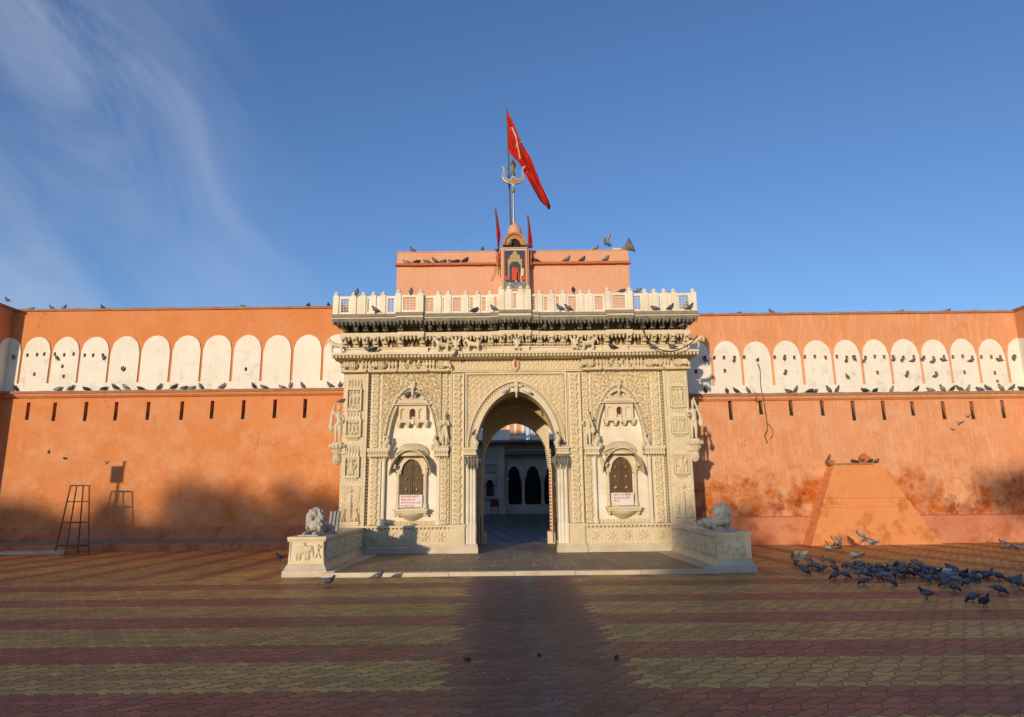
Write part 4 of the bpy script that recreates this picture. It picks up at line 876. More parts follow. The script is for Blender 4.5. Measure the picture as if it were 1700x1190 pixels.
for s in (-1, 1):     # open door leaves folded back against the passage sides, iron grille at their foot
    d = B(); d.box(*sx_(s, 1.215, 1.25), 21.25, 22.25, .35, 2.9, IRON)
    for i in range(5): d.box(*sx_(s, 1.20, 1.215), 21.3, 22.2, .5 + i * .5, .58 + i * .5, BRASS)
    for i in range(4):
        for j in range(5): d.ball((XC + s * 1.20, 21.38 + i * .25, .8 + j * .48), .035, BRASS, 6, 4)
    d.ob('door_leaf', IRON, G)
    gr = B()
    for i in range(9): gr.tube([(XC + s * 1.10, 20.85 + i * .05, .3), (XC + s * 1.10, 20.85 + i * .05, 1.05)], .010, None, 5)
    for z in (.33, .7, 1.03): gr.box(*sx_(s, 1.09, 1.11), 20.83, 21.28, z, z + .03)
    o = gr.ob('iron_grille', IRON); tag(o, 'black iron grille standing in the %s side of the gateway passage' % ('left' if s < 0 else 'right'), 'grille', 'iron grilles in the passage')
pl = B(); pl.box(XC + 1.13, XC + 1.19, 23.5, 23.6, .5, 3.1, ORG_E)
for i in range(22): pl.box(XC + 1.12, XC + 1.20, 23.485, 23.50, .6 + i * .115, .64 + i * .115, PAINTW)
o = pl.ob('painted_door_edge', ORG_E, G)
mt_ = B()
for i in range(9): mt_.box(XC + 1.08 - .01 * i, XC + 1.2, 23.42, 23.48, 2.62 + i * .075, 2.66 + i * .075)
mt_.ob('stacked_corbels', MARBLE, G)
# ---------------------------------------------------------------- courtyard
b = B(); b.add([(-9, 24.52, .094), (9, 24.52, .094), (9, 38.2, .80), (-9, 38.2, .80)], [(0, 1, 2, 3)]); o = b.ob('courtyard_floor', CHECK); o['kind'] = 'structure'
b = B(); b.box(-9.1, -8.9, 24.6, 38, 0, 5, WHITE); b.box(8.9, 9.1, 24.6, 38, 0, 5, WHITE)
CB = empty('courtyard_building', (0, 38, .78), 'shaded marble courtyard building with two cusped arches seen through the gateway', 'building')
cw = B(); YC = 38.0
ops = [(-.35, .42, 1.28, 2.9, 3.36), (.68, 1.47, 1.28, 2.9, 3.36)]
xs = [-1.25, -.42, .50, .60, 1.55, 3.2]
cw.box(-8.9, -.42, YC - .25, YC + .3, .78, 4.55)
for (a, c, z0, zs_, za) in [(-.32, .40, 1.28, 2.75, 3.40), (.70, 1.46, 1.28, 2.75, 3.40), (1.78, 2.54, 1.28, 2.75, 3.40)]:
    cx_ = (a + c) / 2; hw = (c - a) / 2; av = arch(hw, zs_, za, 24, cx_, 2.0); cu = [(cx_ + (x - cx_) * (1 - .07 * abs(math.sin(i * math.pi / 24 * 5))), z - .05 * abs(math.sin(i * math.pi / 24 * 5))) for i, (x, z) in enumerate(av)]
    cw.strip(cu, [(x, 3.75) for x, z in av], YC, YC + .25); cw.box(a - .002, c + .002, YC - .02, YC + .26, .78, z0)
for (a, c) in ((-.42, -.32), (.40, .70), (1.46, 1.78), (2.54, 9)):
    cw.box(a, c, YC, YC + .25, 2.75, 3.75); cw.box(a, c, YC - .021, YC + .25, .78, 1.28)
    if c - a < .5: m_ = (a + c) / 2; cw.lathe([(.12, 1.28), (.12, 1.38), (.08, 1.45), (.085, 2.5), (.14, 2.62), (.15, 2.75)], (m_, YC + .12, 0), 10)
    else: cw.box(a, c, YC, YC + .25, 1.28, 2.75)
cw.box(-.42, 9, YC - .02, YC + .5, 3.75, 4.55); cw.box(-.42, 9, YC + 2.5, YC + 2.6, .78, 4.55, DARK)  # near-black back wall: shade inside the arches put into its colour
cw.box(-.42, -.38, YC, YC + 2.5, .78, 4.55)
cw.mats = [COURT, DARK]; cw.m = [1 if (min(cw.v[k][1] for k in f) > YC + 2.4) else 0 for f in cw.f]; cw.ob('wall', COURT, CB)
e = B(); e.prof([(YC - .55, 4.0), (YC - .55, 4.05), (YC - .02, 4.18), (YC - .02, 3.98)], -.45, 9); e.box(-8.9, 9, YC - .3, YC + .5, 4.552, 4.66); e.prof([(YC - .9, 4.66), (YC - .9, 4.72), (YC - .3, 4.80), (YC - .3, 4.665)], -8.9, 9); e.ob('eaves', DARKST, CB)
e = B(); e.box(-.9, -.5, YC - .33, YC - .252, .78, 4.54); e.box(-1.0, -.42, YC - .42, YC - .253, .78, 1.18); e.ob('pilaster', COURT, CB)
wn = B(); av = arch(.20, 2.35, 2.62, 12, -1.28, 2); wn.prism([(-1.08, 1.75)] + [(x, z) for x, z in av[::-1]] + [(-1.48, 1.75)], YC - .30, YC - .252, DARK); wn.strip(arch(.21, 2.35, 2.63, 12, -1.28, 2), arch(.34, 2.35, 2.80, 12, -1.28, 2), YC - .40, YC - .252, COURT); wn.box(-1.62, -.95, YC - .42, YC - .252, 1.62, 1.72, COURT)
wn.box(-1.55, -1.0, YC - .40, YC - .252, 3.45, 3.52, COURT); 
for i in range(4): wn.box(-1.5 + i * .14, -1.42 + i * .14, YC - .36, YC - .252, 3.05, 3.45, COURT)
wn.ob('window', COURT, CB)
rl = B(); rl.box(-.1, 9, YC + .1, YC + .16, 4.70, 4.76); rl.box(-.1, 9, YC + .1, YC + .16, 5.02, 5.07)
for i in range(60): rl.box(-.05 + i * .15, .0 + i * .15, YC + .10, YC + .15, 4.76, 5.02 + (.12 if i % 3 == 0 else 0))
rl.ob('roof_railing', WHITE, CB)
ub = empty('upper_building', (0, 46, 4), 'sunlit orange and white building rising above the courtyard roof', 'building')
B().box(-.9, .9, 46, 49, 0, 7.6).ob('wall', ORG_R, ub); u = B()
for i in range(4): u.box(-.9 + i * .5, -.72 + i * .5, 45.95, 45.999, 5.9, 7.4)
u.box(-1.0, 1.0, 45.9, 45.998, 5.6, 5.75); u.ob('white_trim', WHITE, ub)
B().box(1.2, 6, 46.5, 49, 0, 6.6).ob('side_wall', WHITE, ub); B().box(-6, -.2, 43, 45, 0, 5.9).ob('lower_wing', WHITE, ub)
sg = empty('red_notice_board', (-.95, 37.0, .75), 'dark red notice board on legs in the shaded courtyard', 'board')
B().box(-1.25, -.78, 36.98, 37.02, 1.18, 1.55).ob('panel', mat('dull_red_board', (.13, .02, .02), .7), sg); b = B(); 
for x in (-1.2, -.83): b.tube([(x, 37, .74), (x, 37, 1.3)], .02)
b.ob('legs', IRON, sg)
# ---------------------------------------------------------------- side plinths with lions
def plinth(s):
    xf0, xf1 = (P(478, 950, 15.25).x, P(538, 950, 15.25).x) if s < 0 else (P(1195, 950, 15.15).x, P(1250, 950, 15.15).x)
    y0 = 15.2; y1 = 19.96; xi = xf1 if s < 0 else xf0; xo = xf0 if s < 0 else xf1
    ib, ob_ = (XC + s * 4.42), (XC + s * 5.1)       # where it meets the gateway
    root = empty('carved_plinth', ((xi + xo) / 2, 17.5, 0), ('low marble side wall left of the platform, elephant relief on its sunlit end' if s < 0 else 'low marble side wall right of the platform, elephant relief on its shaded end'), 'plinth', 'low marble walls flanking the platform')
    def blk(ins, z0, z1, m, name, t=0, fy=0):
        b = B(); a = sorted([xi - s * ins * -1 * -1, xo - s * ins]); 
        fi, fo = xi + s * ins, xo - s * ins; gi, go = ib + s * ins, ob_ - s * ins; f = y0 + abs(ins) * (1 if ins > 0 else -1)
        v = [(fi, f, z0), (fo, f, z0), (go, y1, z0), (gi, y1, z0), (fi + s * t, f + t, z1), (fo - s * t, f + t, z1), (go - s * t, y1, z1), (gi + s * t, y1, z1)]
        b.add(v, [(3, 2, 1, 0), (4, 5, 6, 7), (0, 1, 5, 4), (1, 2, 6, 5), (2, 3, 7, 6), (3, 0, 4, 7)]); return b.ob(name, m, root)
    blk(-.09, 0, .13, BASEM, 'base_course'); blk(-.07, .132, .26, BASEM, 'base_moulding', .06); blk(.0, .262, .75, MARBLE, 'body', .02); blk(-.03, .785, .835, MARBLE, 'cap_slab')
    mm = B(); fi, fo = xi - s * .02, xo + s * .02
    for i in range(12): x = fi + (fo - fi) * (i + .5) / 12; mm.ball((x, y0 - .01, .765), (.032, .03, .028), None, 7, 4)
    for i in range(40): t = (i + .5) / 40; mm.ball((fi + (ib - fi) * t, y0 + (y1 - y0) * t, .765), (.03, .045, .026), None, 6, 4)
    mm.box(*sorted((fi, fo)), y0 - .02, y0 + .1, .735, .784); mm.ob('egg_moulding', MARBLE, root)
    # elephant and attendant on the end
    c = (fi + fo) / 2; d = 1 if s < 0 else -1; bl = [(c - d * .10, .55, .16, .095, 0, .9), (c + d * .01, .56, .10, .10, 0, .95), (c + d * .09, .585, .065, .07, 0, 1), (c + d * .06, .57, .04, .065, .2 * d, 1), (c + d * .145, .50, .022, .11, .15 * d, .9), (c - d * .25, .50, .012, .07, 0, .6)]
    for q in (-.21, -.14, -.01, .05): bl.append((c + d * q, .43, .035, .11, 0, .85))
    for (q, z, rx, rz, a) in ((.25, .56, .03, .07, .3), (.25, .65, .03, .03, 0), (.22, .44, .02, .08, -.3), (.29, .44, .02, .08, .4), (.30, .62, .06, .015, .8), (-.05, .67, .04, .05, 0)): bl.append((c + d * q, z, rx, rz, a * d, .9))
    relief(c - .34, c + .34, .32, .72, y0 + .02, .075, p_figures(bl), 'elephant_relief', root, MARBLE, .010)
    f = B(); 
    for (q0, q1, z0, z1) in ((c - .36, c + .36, .29, .315), (c - .36, c + .36, .715, .735), (c - .37, c - .345, .315, .715), (c + .345, c + .37, .315, .715)): f.box(q0, q1, y0 - .012, y0 + .02, z0, z1)
    f.ob('panel_frame', MARBLE, root)
    # carved long side, three lengths; built flat then turned onto the splayed face
    L = math.hypot(ib - fi, y1 - y0); o = relief(.1, L - .05, .30, .72, 0, .06, p_figures([(U(.2, L - .2), U(.36, .66), U(.03, .09), U(.03, .08), U(0, 3), U(.6, 1)) for k in range(150)], p_pebble(6, .07)), 'procession_relief', root, CARVED, .016)
    an = math.atan2(y1 - y0, (ib) - (xi)); W = Vector(root['_w'])
    if s < 0: o.rotation_euler.z = an; o.location = Vector((xi + .004, y0, 0)) - W
    else:
        for v in o.data.vertices: v.co.x = L - v.co.x; v.co.y = v.co.y
        o.data.flip_normals(); an = math.atan2(y0 - y1, xi - ib); o.rotation_euler.z = an; p0 = Vector((ib - .004, y1, 0)); o.location = p0 - W
    return (xi + xo) / 2, xi, xo
PLX = {s: plinth(s) for s in (-1, 1)}
def remesh(o, vs=.016, disp=0, dscale=.05):
    m = o.modifiers.new('remesh', 'REMESH'); m.mode = 'VOXEL'; m.voxel_size = vs; m.use_smooth_shade = True
    s = o.modifiers.new('smooth', 'SMOOTH'); s.iterations = 2; s.factor = .5
    if disp:
        t = bpy.data.textures.new('tex', 'CLOUDS'); t.noise_scale = dscale; d = o.modifiers.new('displace', 'DISPLACE'); d.texture = t; d.strength = disp; d.mid_level = .5
def lion(name, loc, rz, head_turn, label, m):
    """reclining lion, body along -x from the head, front towards +x"""
    b = B(); T = lambda pts, r: b.tube(pts, r, None, 10)
    T([(-.62, .03, .12), (-.45, .0, .17), (-.2, 0, .19), (.02, 0, .24), (.14, 0, .33)], [.10, .145, .125, .15, .15])
    for t in (-1, 1):
        T([(.05, t * .12, .20), (.12, t * .15, .08), (.30, t * .14, .05), (.40, t * .14, .045)], [.09, .065, .05, .055])
        b.ball((.42, t * .14, .04), (.065, .055, .04))
        T([(-.50, t * .13, .16), (-.34, t * .19, .14), (-.46, t * .19, .05), (-.26, t * .20, .04)], [.11, .095, .055, .04])
        b.ball((-.24, t * .20, .035), (.06, .045, .035))
    T([(-.65, .03, .09), (-.75, .12, .05), (-.66, .24, .035), (-.5, .27, .035)], [.035, .025, .025, .035])
    c, s_ = math.cos(head_turn), math.sin(head_turn); H = Vector((.17, 0, .47))
    def h(x, y, z): return (H.x + x * c - y * s_, H.y + x * s_ + y * c, H.z + z)
    for (x, y, z, r) in ((-.06, 0, -.02, .20), (-.05, 0, -.18, .19), (-.02, .09, -.08, .13), (-.02, -.09, -.08, .13), (-.09, 0, .06, .15), (.02, 0, -.24, .12)): b.ball(h(x, y, z), r, None, 12, 8)
    b.ball(h(.07, 0, .02), (.12, .12, .12), None, 12, 8); b.ball(h(.17, 0, -.035), (.07, .065, .055)); b.ball(h(.165, 0, -.085), (.05, .05, .03)); b.ball(h(.225, 0, -.01), (.025, .03, .02)); T([h(.10, 0, .08), h(.21, 0, .01)], [.035, .025])
    for t in (-1, 1): b.ball(h(.155, t * .055, .045), (.022, .022, .02)); b.ball(h(-.0, t * .12, .12), (.035, .035, .05)); b.ball(h(.12, t * .06, .075), (.05, .035, .02))
    body = b.ob(name, m); 
    # carved locks of the mane
    lk = []
    for i in range(60):
        a = U(-2.6, 2.6); z = U(-.30, .17); r = .175 - .25 * max(0, z - .02); x, y = -.06 + r * math.cos(math.pi + a) * .9, r * math.sin(math.pi + a)
        b2 = B(); 
    bb = B()
    for i in range(70):
        a = U(-2.3, 2.3) + math.pi; z = U(-.28, .16); r = .185 * math.sqrt(max(.1, 1 - (max(0, z) / .22) ** 2)); p0 = h(-.055 + r * math.cos(a), r * math.sin(a), z); p1 = h(-.055 + (r + .03) * math.cos(a + .12), (r + .03) * math.sin(a + .12), z - .06); p2 = h(-.055 + (r + .0) * math.cos(a + .05), r * math.sin(a + .05), z - .11)
        bb.tube([p0, p1, p2], [.030, .036, .012], None, 6)
    v0 = len(b.v); b.v += bb.v; b.f += [tuple(k + v0 for k in f) for f in bb.f]; b.m += bb.m
    bpy.data.objects.remove(body); bs = B(); bs.v, bs.f, bs.m, bs.mats = b.v, b.f, b.m, []
    bs.prism([(-.72, 0), (.50, 0), (.50, .03), (-.72, .03)], -.27, .27)
    o = bs.ob(name, m); remesh(o, .011); o.location = loc; o.rotation_euler.z = rz; o.scale = (.88, .88, .92)
    tag(o, label, 'statue', 'stone lions on the side walls'); return o
LIONM = mat('grey_weathered_marble', (.58, .53, .44), .75, (.34, .31, .26), 6, .006, 40, fine=.4)
q = P(524, 882, 15.75); lion('stone_lion', (q.x, 15.85, .836), math.radians(-100), 0, 'weathered stone lion lying on the left marble side wall, mane facing the camera', LIONM)
q = P(1196, 877, 15.75); lion('stone_lion', (q.x - .02, 15.95, .836), math.radians(-68), math.radians(-75), 'grey stone lion lying on the right marble side wall, head turned to the left', LIONM)
# leaning marble slabs behind the left lion
for i in range(3):
    q = P(548 + i * 5, 860, 17.6); b = B(); b.box(-.03, .03, -.16, .16, 0, .50); o = b.ob('marble_slab', GREYM); o.location = (q.x, 17.7, .836); o.rotation_euler = (0, math.radians(5), math.radians(4 * i)); tag(o, ('leftmost', 'middle', 'rightmost')[i] + ' of three upright grey marble slabs on the left side wall behind the lion', 'slab', 'grey marble slabs')
# ---------------------------------------------------------------- statues
def human_statue(loc, rz, label, kind, hgt=1.2):
    b = B(); T = lambda pts, r, sg=8: b.tube(pts, r, None, sg)
    # facing -y
    sway = .03
    T([(0, 0, .50), (sway, 0, .62), (0, 0, .78), (0, -.01, .84)], [.085, .065, .10, .05]); T([(0, 0, .83), (0, -.01, .90)], [.035, .03]); b.ball((.01, -.02, .955), (.05, .055, .068)); b.ball((.01, .0, 1.03), (.045, .045, .05)); b.ball((.01, -.075, .95), (.012, .015, .018))
    for t in (-1, 1):
        T([(t * .045, 0, .52), (t * .055, -.02, .28), (t * .05, .0, .04)], [.062, .045, .028]); b.ball((t * .055, -.035, .025), (.03, .06, .022))
    if kind == 'veena':      # both hands on a long instrument held aslant, shawl hanging at the side
        T([(-.09, 0, .80), (-.17, -.05, .66), (-.08, -.13, .62)], [.035, .028, .022]); T([(.09, 0, .80), (.19, -.05, .78), (.15, -.12, .92)], [.035, .028, .022])
        T([(.03, -.14, 1.08), (.10, -.14, .86), (.17, -.13, .62), (.20, -.10, .40)], [.022, .03, .035, .045]); b.ball((.19, -.12, .44), (.08, .06, .12))
        T([(.02, -.10, 1.06), (.06, -.12, 1.12)], [.04, .02])
    elif kind == 'raised':
        T([(-.09, 0, .80), (-.16, -.02, .94), (-.10, -.02, 1.08)], [.035, .03, .02]); T([(.09, 0, .80), (.16, -.04, .64), (.08, -.10, .56)], [.035, .028, .022])
        T([(-.10, 0, 1.08), (-.17, .0, .80), (-.20, .02, .40)], [.02, .045, .07]); b.ball((-.18, .02, .42), (.07, .06, .12))
    elif kind == 'offering':
        T([(-.09, 0, .80), (-.15, -.06, .66), (-.03, -.13, .68)], [.035, .03, .022]); T([(.09, 0, .80), (.15, -.06, .64), (.03, -.13, .68)], [.035, .03, .022]); b.ball((0, -.15, .70), (.04, .035, .05)); T([(.06, -.08, .55), (.10, -.09, .25)], [.02, .05])
        b.lathe([(.13, .06), (.10, .35), (.085, .52)], (0, 0, 0), 10)
    b.box(-.13, .13, -.10, .10, -.03, .02)
    o = b.ob('stone_statue', MARBLE); remesh(o, .011); o.location = loc; o.rotation_euler.z = rz; sc = hgt / 1.1; o.scale = (sc, sc, sc)
    return tag(o, label, 'statue', 'standing figures on the gateway')
def console(x, y, ztop):
    b = B(); b.lathe([(.02, -.62), (.07, -.58), (.10, -.45), (.09, -.34), (.14, -.27), (.17, -.20), (.15, -.17), (.22, -.12), (.24, -.04), (.22, 0), (0, 0)], (x, y, ztop), 14)
    for i in range(14): a = i * 2 * math.pi / 14; b.ball((x + .235 * math.cos(a), y + .235 * math.sin(a), ztop - .07), (.035, .035, .045), None, 6, 4); b.ball((x + .16 * math.cos(a), y + .16 * math.sin(a), ztop - .19), .03, None, 6, 4); b.tube([(x + .09 * math.cos(a), y + .09 * math.sin(a), ztop - .34), (x + .10 * math.cos(a), y + .10 * math.sin(a), ztop - .5), (x + .05 * math.cos(a), y + .05 * math.sin(a), ztop - .6)], [.03, .022, .01], None, 5)
    b.box(*sorted((x, x + (.25 if x < 0 else -.25))), y - .08, y + .25, ztop - .3, ztop - .01)
    b.ob('statue_console', CARVED, G)
ql, qr = P(560, 737, 19.95), P(1153, 731, 19.95)
console(ql.x, 19.98, ql.z); console(qr.x, 19.98, qr.z)
human_statue((ql.x, 19.95, ql.z + .03), math.radians(10), 'stone figure with raised arms on a round console at the left edge of the gateway', 'raised', 1.16)
human_statue((qr.x, 19.95, qr.z + .03), math.radians(-10), 'stone figure holding a long instrument at the right edge of the gateway', 'veena', 1.20)
human_statue((XC - 2.10, 19.86, 3.11), 0, 'stone figure with folded hands on the capital left of the central arch', 'offering', 1.05)
human_statue((XC + 2.10, 19.86, 3.11), math.radians(-20), 'stone figure with a staff on the capital right of the central arch', 'veena', 1.05)
# small beasts on the cornice
def beast(loc, rz, label, winged=False, sc=1):
    b = B(); T = lambda p, r: b.tube(p, r, None, 7)
    if winged:
        T([(0, 0, .05), (0, 0, .22), (0, -.02, .32)], [.06, .075, .04]); b.ball((0, -.02, .37), .045)
        for t in (-1, 1): b.prism([(t * .04, .12), (t * .16, .40), (t * .12, .42), (t * .02, .30)], -.01, .02); T([(t * .05, -.02, .27), (t * .10, -.07, .18), (t * .03, -.09, .15)], [.025, .02, .015]); T([(t * .04, 0, .08), (t * .09, -.06, .06), (t * .05, -.07, .0)], [.04, .03, .02])
    else:
        T([(-.17, 0, .19), (0, 0, .20), (.14, 0, .24), (.21, 0, .33)], [.075, .075, .08, .05]); b.ball((.24, 0, .35), (.065, .05, .055)); T([(.27, 0, .34), (.32, 0, .26), (.30, 0, .18)], [.03, .025, .015])
        for x in (-.15, .13):
            for t in (-1, 1): T([(x, t * .045, .18), (x + .03, t * .05, .10), (x, t * .05, 0)], [.04, .028, .025])
        T([(-.23, 0, .2), (-.28, 0, .12), (-.27, 0, .04)], [.02, .012, .012])
        for t in (-1, 1): b.ball((.22, t * .05, .40), (.02, .015, .03))
    o = b.ob('stone_beast' if not winged else 'winged_figure', MARBLE); remesh(o, .012); o.location = loc; o.rotation_euler.z = rz; o.scale = (sc,) * 3
    return tag(o, label, 'statue', 'small carved figures on the cornice')
for (px, yy, rz, lb, wg) in ((560, 19.62, 190, 'small stone elephant on the far left end of the cornice', False), (735, 19.62, 200, 'small stone horse on the cornice, first from the left of the central group', False), (757, 19.60, 0, 'small winged stone figure on the cornice left of centre', True), (787, 19.62, 170, 'small stone lion on the cornice between the left winged figure and the middle figure', False),
                             (858, 19.58, 0, 'small winged stone figure on the middle of the cornice', True), (954, 19.60, 0, 'small winged stone figure on the cornice right of centre', True), (976, 19.62, 10, 'small stone horse on the cornice right of the winged figure', False), (1151, 19.62, -15, 'small stone lion on the far right end of the cornice', False)):
    x = P(px, 578, yy).x; beast((x, yy - .02, 5.90), math.radians(rz), lb, wg, 1.0)
# ---------------------------------------------------------------- notices under the shutters
def dev_text(body, loc, size, m, parent, name='red_lettering', xs=1):
    cu = bpy.data.curves.new(name, 'FONT'); cu.body = body; cu.size = size; cu.align_x = 'LEFT'; cu.space_line = 1.25; cu.extrude = .001; cu.offset = size * .012
    o = bpy.data.objects.new(name, cu); COL.objects.link(o); bpy.context.view_layer.update()
    me = bpy.data.meshes.new_from_object(o.evaluated_get(bpy.context.evaluated_depsgraph_get())); bpy.data.objects.remove(o)
    me.materials.clear(); me.materials.append(m); o = bpy.data.objects.new(name, me); COL.objects.link(o); o.parent = parent; o.location = Vector(loc) - Vector(parent['_w']); o.rotation_euler = (math.pi / 2, 0, 0); o.scale = (xs, 1, 1); return o
for s in (-1, 1):
    cx = BAY[s]; nb = empty('notice_board', (cx, 20.0, 1.36), ('white notice with four lines of red lettering under the left shutter' if s < 0 else 'white notice with three lines of red lettering and a torn corner under the right shutter'), 'notice', 'white notices under the shutters')
    if s < 0: pol = [(cx - .33, 1.38), (cx + .33, 1.40), (cx + .33, 1.74), (cx - .33, 1.74)]
    else: pol = [(cx - .16, 1.38), (cx + .31, 1.38), (cx + .31, 1.74), (cx - .33, 1.74), (cx - .31, 1.55), (cx - .24, 1.43)]
    B().prism(pol, 20.02, 20.035).ob('board', PAINTW, nb)
    if s < 0: dev_text('कृपया सचित्र मन्दिर में\nमोबाईल कैमरा नहीं\nकी वी. टी. वी. कैमरा आदि\nका उपयोग न करें।', (cx - .29, 20.018, 1.665), .070, INKR, nb, xs=.86)
    else:
        dev_text('कृपया अपना', (cx - .27, 20.018, 1.66), .066, INKR, nb); dev_text('बैल्ट', (cx + .06, 20.018, 1.655), .10, INKR, nb); dev_text('पर्स उतार कर प्रवेश\nकरें जी।', (cx - .27, 20.018, 1.57), .066, INKR, nb, xs=.9)
# ================================================================ ROOF
tw = empty('rooftop_parapet_room', (0, 22, 7), 'plain salmon plastered rooftop block behind the balustrade with a brown string course', 'building')
tx0, tx1 = P(659, 440, 22).x, P(1044, 440, 22).x
B().box(tx0, tx1, 22.0, 24.3, 6.961, 9.90).ob('wall', TOWER, tw)
B().box(tx0 - .01, tx1 + .01, 21.98, 24.32, 9.901, 9.93).ob('parapet_top', TOWER, tw)
c = B(); n = 30
for i in range(n): a, d = tx0 - .05 + (tx1 - tx0 + .1) * i / n, tx0 - .05 + (tx1 - tx0 + .1) * (i + 1) / n; c.box(a, d - .001, 21.86 - U(0, .015), 21.999, 9.40 - U(0, .01), 9.47 + U(0, .012))
c.ob('string_course', ORG_E, tw)
# shrine with framed picture and small dome
SX = (P(830, 450, 21.6).x + P(880, 450, 21.6).x) / 2; ss = empty('rooftop_shrine', (SX, 21.5, 7), 'small salmon shrine with a domed top and a framed picture on the roof centre', 'shrine')
b = B(); b.box(SX - .47, SX + .47, 21.55, 22.6, 6.961, 9.86); b.lathe([(.52, 9.86), (.50, 9.98), (.42, 10.10), (.30, 10.20), (0, 10.25)], (SX, 22.1, 0), 20)
b.ob('shrine_body', TOWER, ss)
z0 = 9.92
b = B(); b.strip(arch(.20, z0, z0 + .22, 14, SX, 2), arch(.33, z0, z0 + .37, 14, SX, 2), 21.42, 21.62); b.strip(arch(.33, z0, z0 + .37, 14, SX, 2), arch(.40, z0 - .02, z0 + .44, 14, SX, 2), 21.36, 21.6); b.ob('dome_arch', mat('ochre_plaster', (.50, .27, .11), .9, (.30, .12, .06), 8, .004, 25), ss)
B().prism([(SX + .2, z0)] + arch(.2, z0, z0 + .22, 10, SX, 2)[::-1] + [(SX - .2, z0)], 21.52, 21.548).ob('dome_niche', DARK, ss)
b = B()
for i in range(16): a = i * 2 * math.pi / 16; b.ball((SX + .30 * math.cos(a), 22.05 + .30 * math.sin(a), 10.36), (.05, .05, .10), None, 7, 5)
b.ob('petal_ring', mat('red_ochre_plaster', (.50, .17, .07), .9, (.62, .30, .16), 9), ss)
b = B(); b.lathe([(.30, 10.2), (.27, 10.36), (.245, 10.42), (.25, 10.55), (.235, 10.70), (.17, 10.83), (.07, 10.92), (.05, 10.96), (.06, 11.0), (.0, 11.02)], (SX, 22.05, 0), 20); b.ob('dome', TOWER, ss, smooth=True)
pf_ = B(); X0, X1 = SX - .42, SX + .42; Z0, Z1 = 8.35, 9.86; y = 21.50
for (q0, q1, a, c) in ((X0, X1, Z1 - .06, Z1), (X0, X1, Z0, Z0 + .06), (X0, X0 + .06, Z0 + .06, Z1 - .06), (X1 - .06, X1, Z0 + .06, Z1 - .06)): pf_.box(q0, q1, y - .03, y + .04, a, c)
PICF = mat('gilt_frame', (.48, .33, .17), .6); PIC = empty('framed_picture', (SX, y, Z0), 'tall framed picture of red robed figures under a golden arch on the rooftop shrine', 'picture')
pf_.ob('frame', PICF, PIC)
b = B(); b.box(X0 + .06, X1 - .06, y + .005, y + .03, Z0 + .06, Z1 - .06); b.ob('image_ground', INKB, PIC)
def flat(poly, m, name, k): 
    o = B().prism(poly, y + .005 - .0012 * k, y + .0052 - .0012 * (k - 1)).ob(name, m, PIC)
for (q0, q1, a, c, m) in ((X0 + .06, X1 - .06, Z1 - .10, Z1 - .06, PAINTW), (X0 + .06, X0 + .09, Z0 + .3, Z1 - .1, REDP), (X1 - .09, X1 - .06, Z0 + .3, Z1 - .1, REDP)): flat([(q0, a), (q1, a), (q1, c), (q0, c)], m, 'picture_border', 1)
flat([(SX - .235, 8.72), (SX - .19, 8.72), (SX - .19, 9.22), (SX - .10, 9.36), (SX + .10, 9.36), (SX + .19, 9.22), (SX + .19, 8.72), (SX + .235, 8.72), (SX + .235, 9.46), (SX - .235, 9.46)][::1], GOLDP, 'painted_arch', 2)
flat([(SX - .17, 9.461), (SX + .17, 9.461), (SX + .17, 9.58), (SX + .08, 9.62), (SX + .06, 9.70), (SX, 9.74), (SX - .06, 9.70), (SX - .08, 9.62), (SX - .17, 9.58)], GOLDP, 'painted_crown', 2)
flat([(SX + .17, 8.75), (SX + .27, 8.75), (SX + .30, 9.1), (SX + .20, 9.15)], mat('painted_glow', (.6, .55, .30), .6), 'painted_light', 3)
for dx, hh, w_ in ((-.05, 9.18, .055), (.05, 9.15, .05), (.10, 9.02, .04)): flat([(SX + dx - w_, 8.72), (SX + dx + w_, 8.72), (SX + dx + w_ * .9, hh - .08), (SX + dx + w_ * .4, hh), (SX + dx - w_ * .4, hh), (SX + dx - w_ * .9, hh - .08)], REDP, 'painted_figure', 3 + (dx > 0) + (dx > .1))
for a, c in ((X0 + .09, SX - .18), (SX + .20, X1 - .09)): flat([(a, 8.72), (c, 8.72), (c, 8.86), (a, 8.86)], REDP, 'painted_cloth', 4)
flat([(X0 + .07, Z0 + .07), (X1 - .07, Z0 + .07), (X1 - .07, 8.68), (SX + .1, 8.64), (SX - .1, 8.62), (X0 + .07, 8.70)], GREYP, 'painted_foreground', 2)
for i in range(7): a = U(X0 + .12, X1 - .18); z = U(8.45, 8.68); flat([(a, z), (a + .05, z), (a + .04, z + .06), (a + .01, z + .07)], PAINTW if i % 2 else INKB, 'painted_vessel', 5)
# trident
tz = empty('trident', (SX - .02, 22.05, 11.0), 'large brass trident with two collars on a pole above the shrine dome', 'trident')
b = B(); b.lathe([(.06, 11.0), (.06, 11.08), (.038, 11.10), (.034, 12.08), (.06, 12.09), (.075, 12.12), (.06, 12.15), (.075, 12.19), (.06, 12.23), (.035, 12.25), (.035, 12.3)], (SX - .02, 22.05, 0), 12); b.ob('pole', STEEL, tz, smooth=False)
def mirror(p): return p + [(-x, z) for x, z in p[::-1]]
cxT = SX - .02
right = [(0, 12.28), (.05, 12.38), (.10, 12.42), (.22, 12.44), (.34, 12.52), (.40, 12.64), (.38, 12.80), (.36, 12.92), (.39, 13.02), (.45, 13.06), (.41, 13.09), (.34, 13.06), (.29, 12.97), (.29, 12.82), (.30, 12.70), (.26, 12.62), (.17, 12.60), (.09, 12.62), (.04, 12.70)]
def plate(pts, y0, y1, m, name, grow=0):
    P_ = [(cxT + x, z) for x, z in pts]; b = B(); b.prism(P_, y0, y1); return b.ob(name, m, tz)
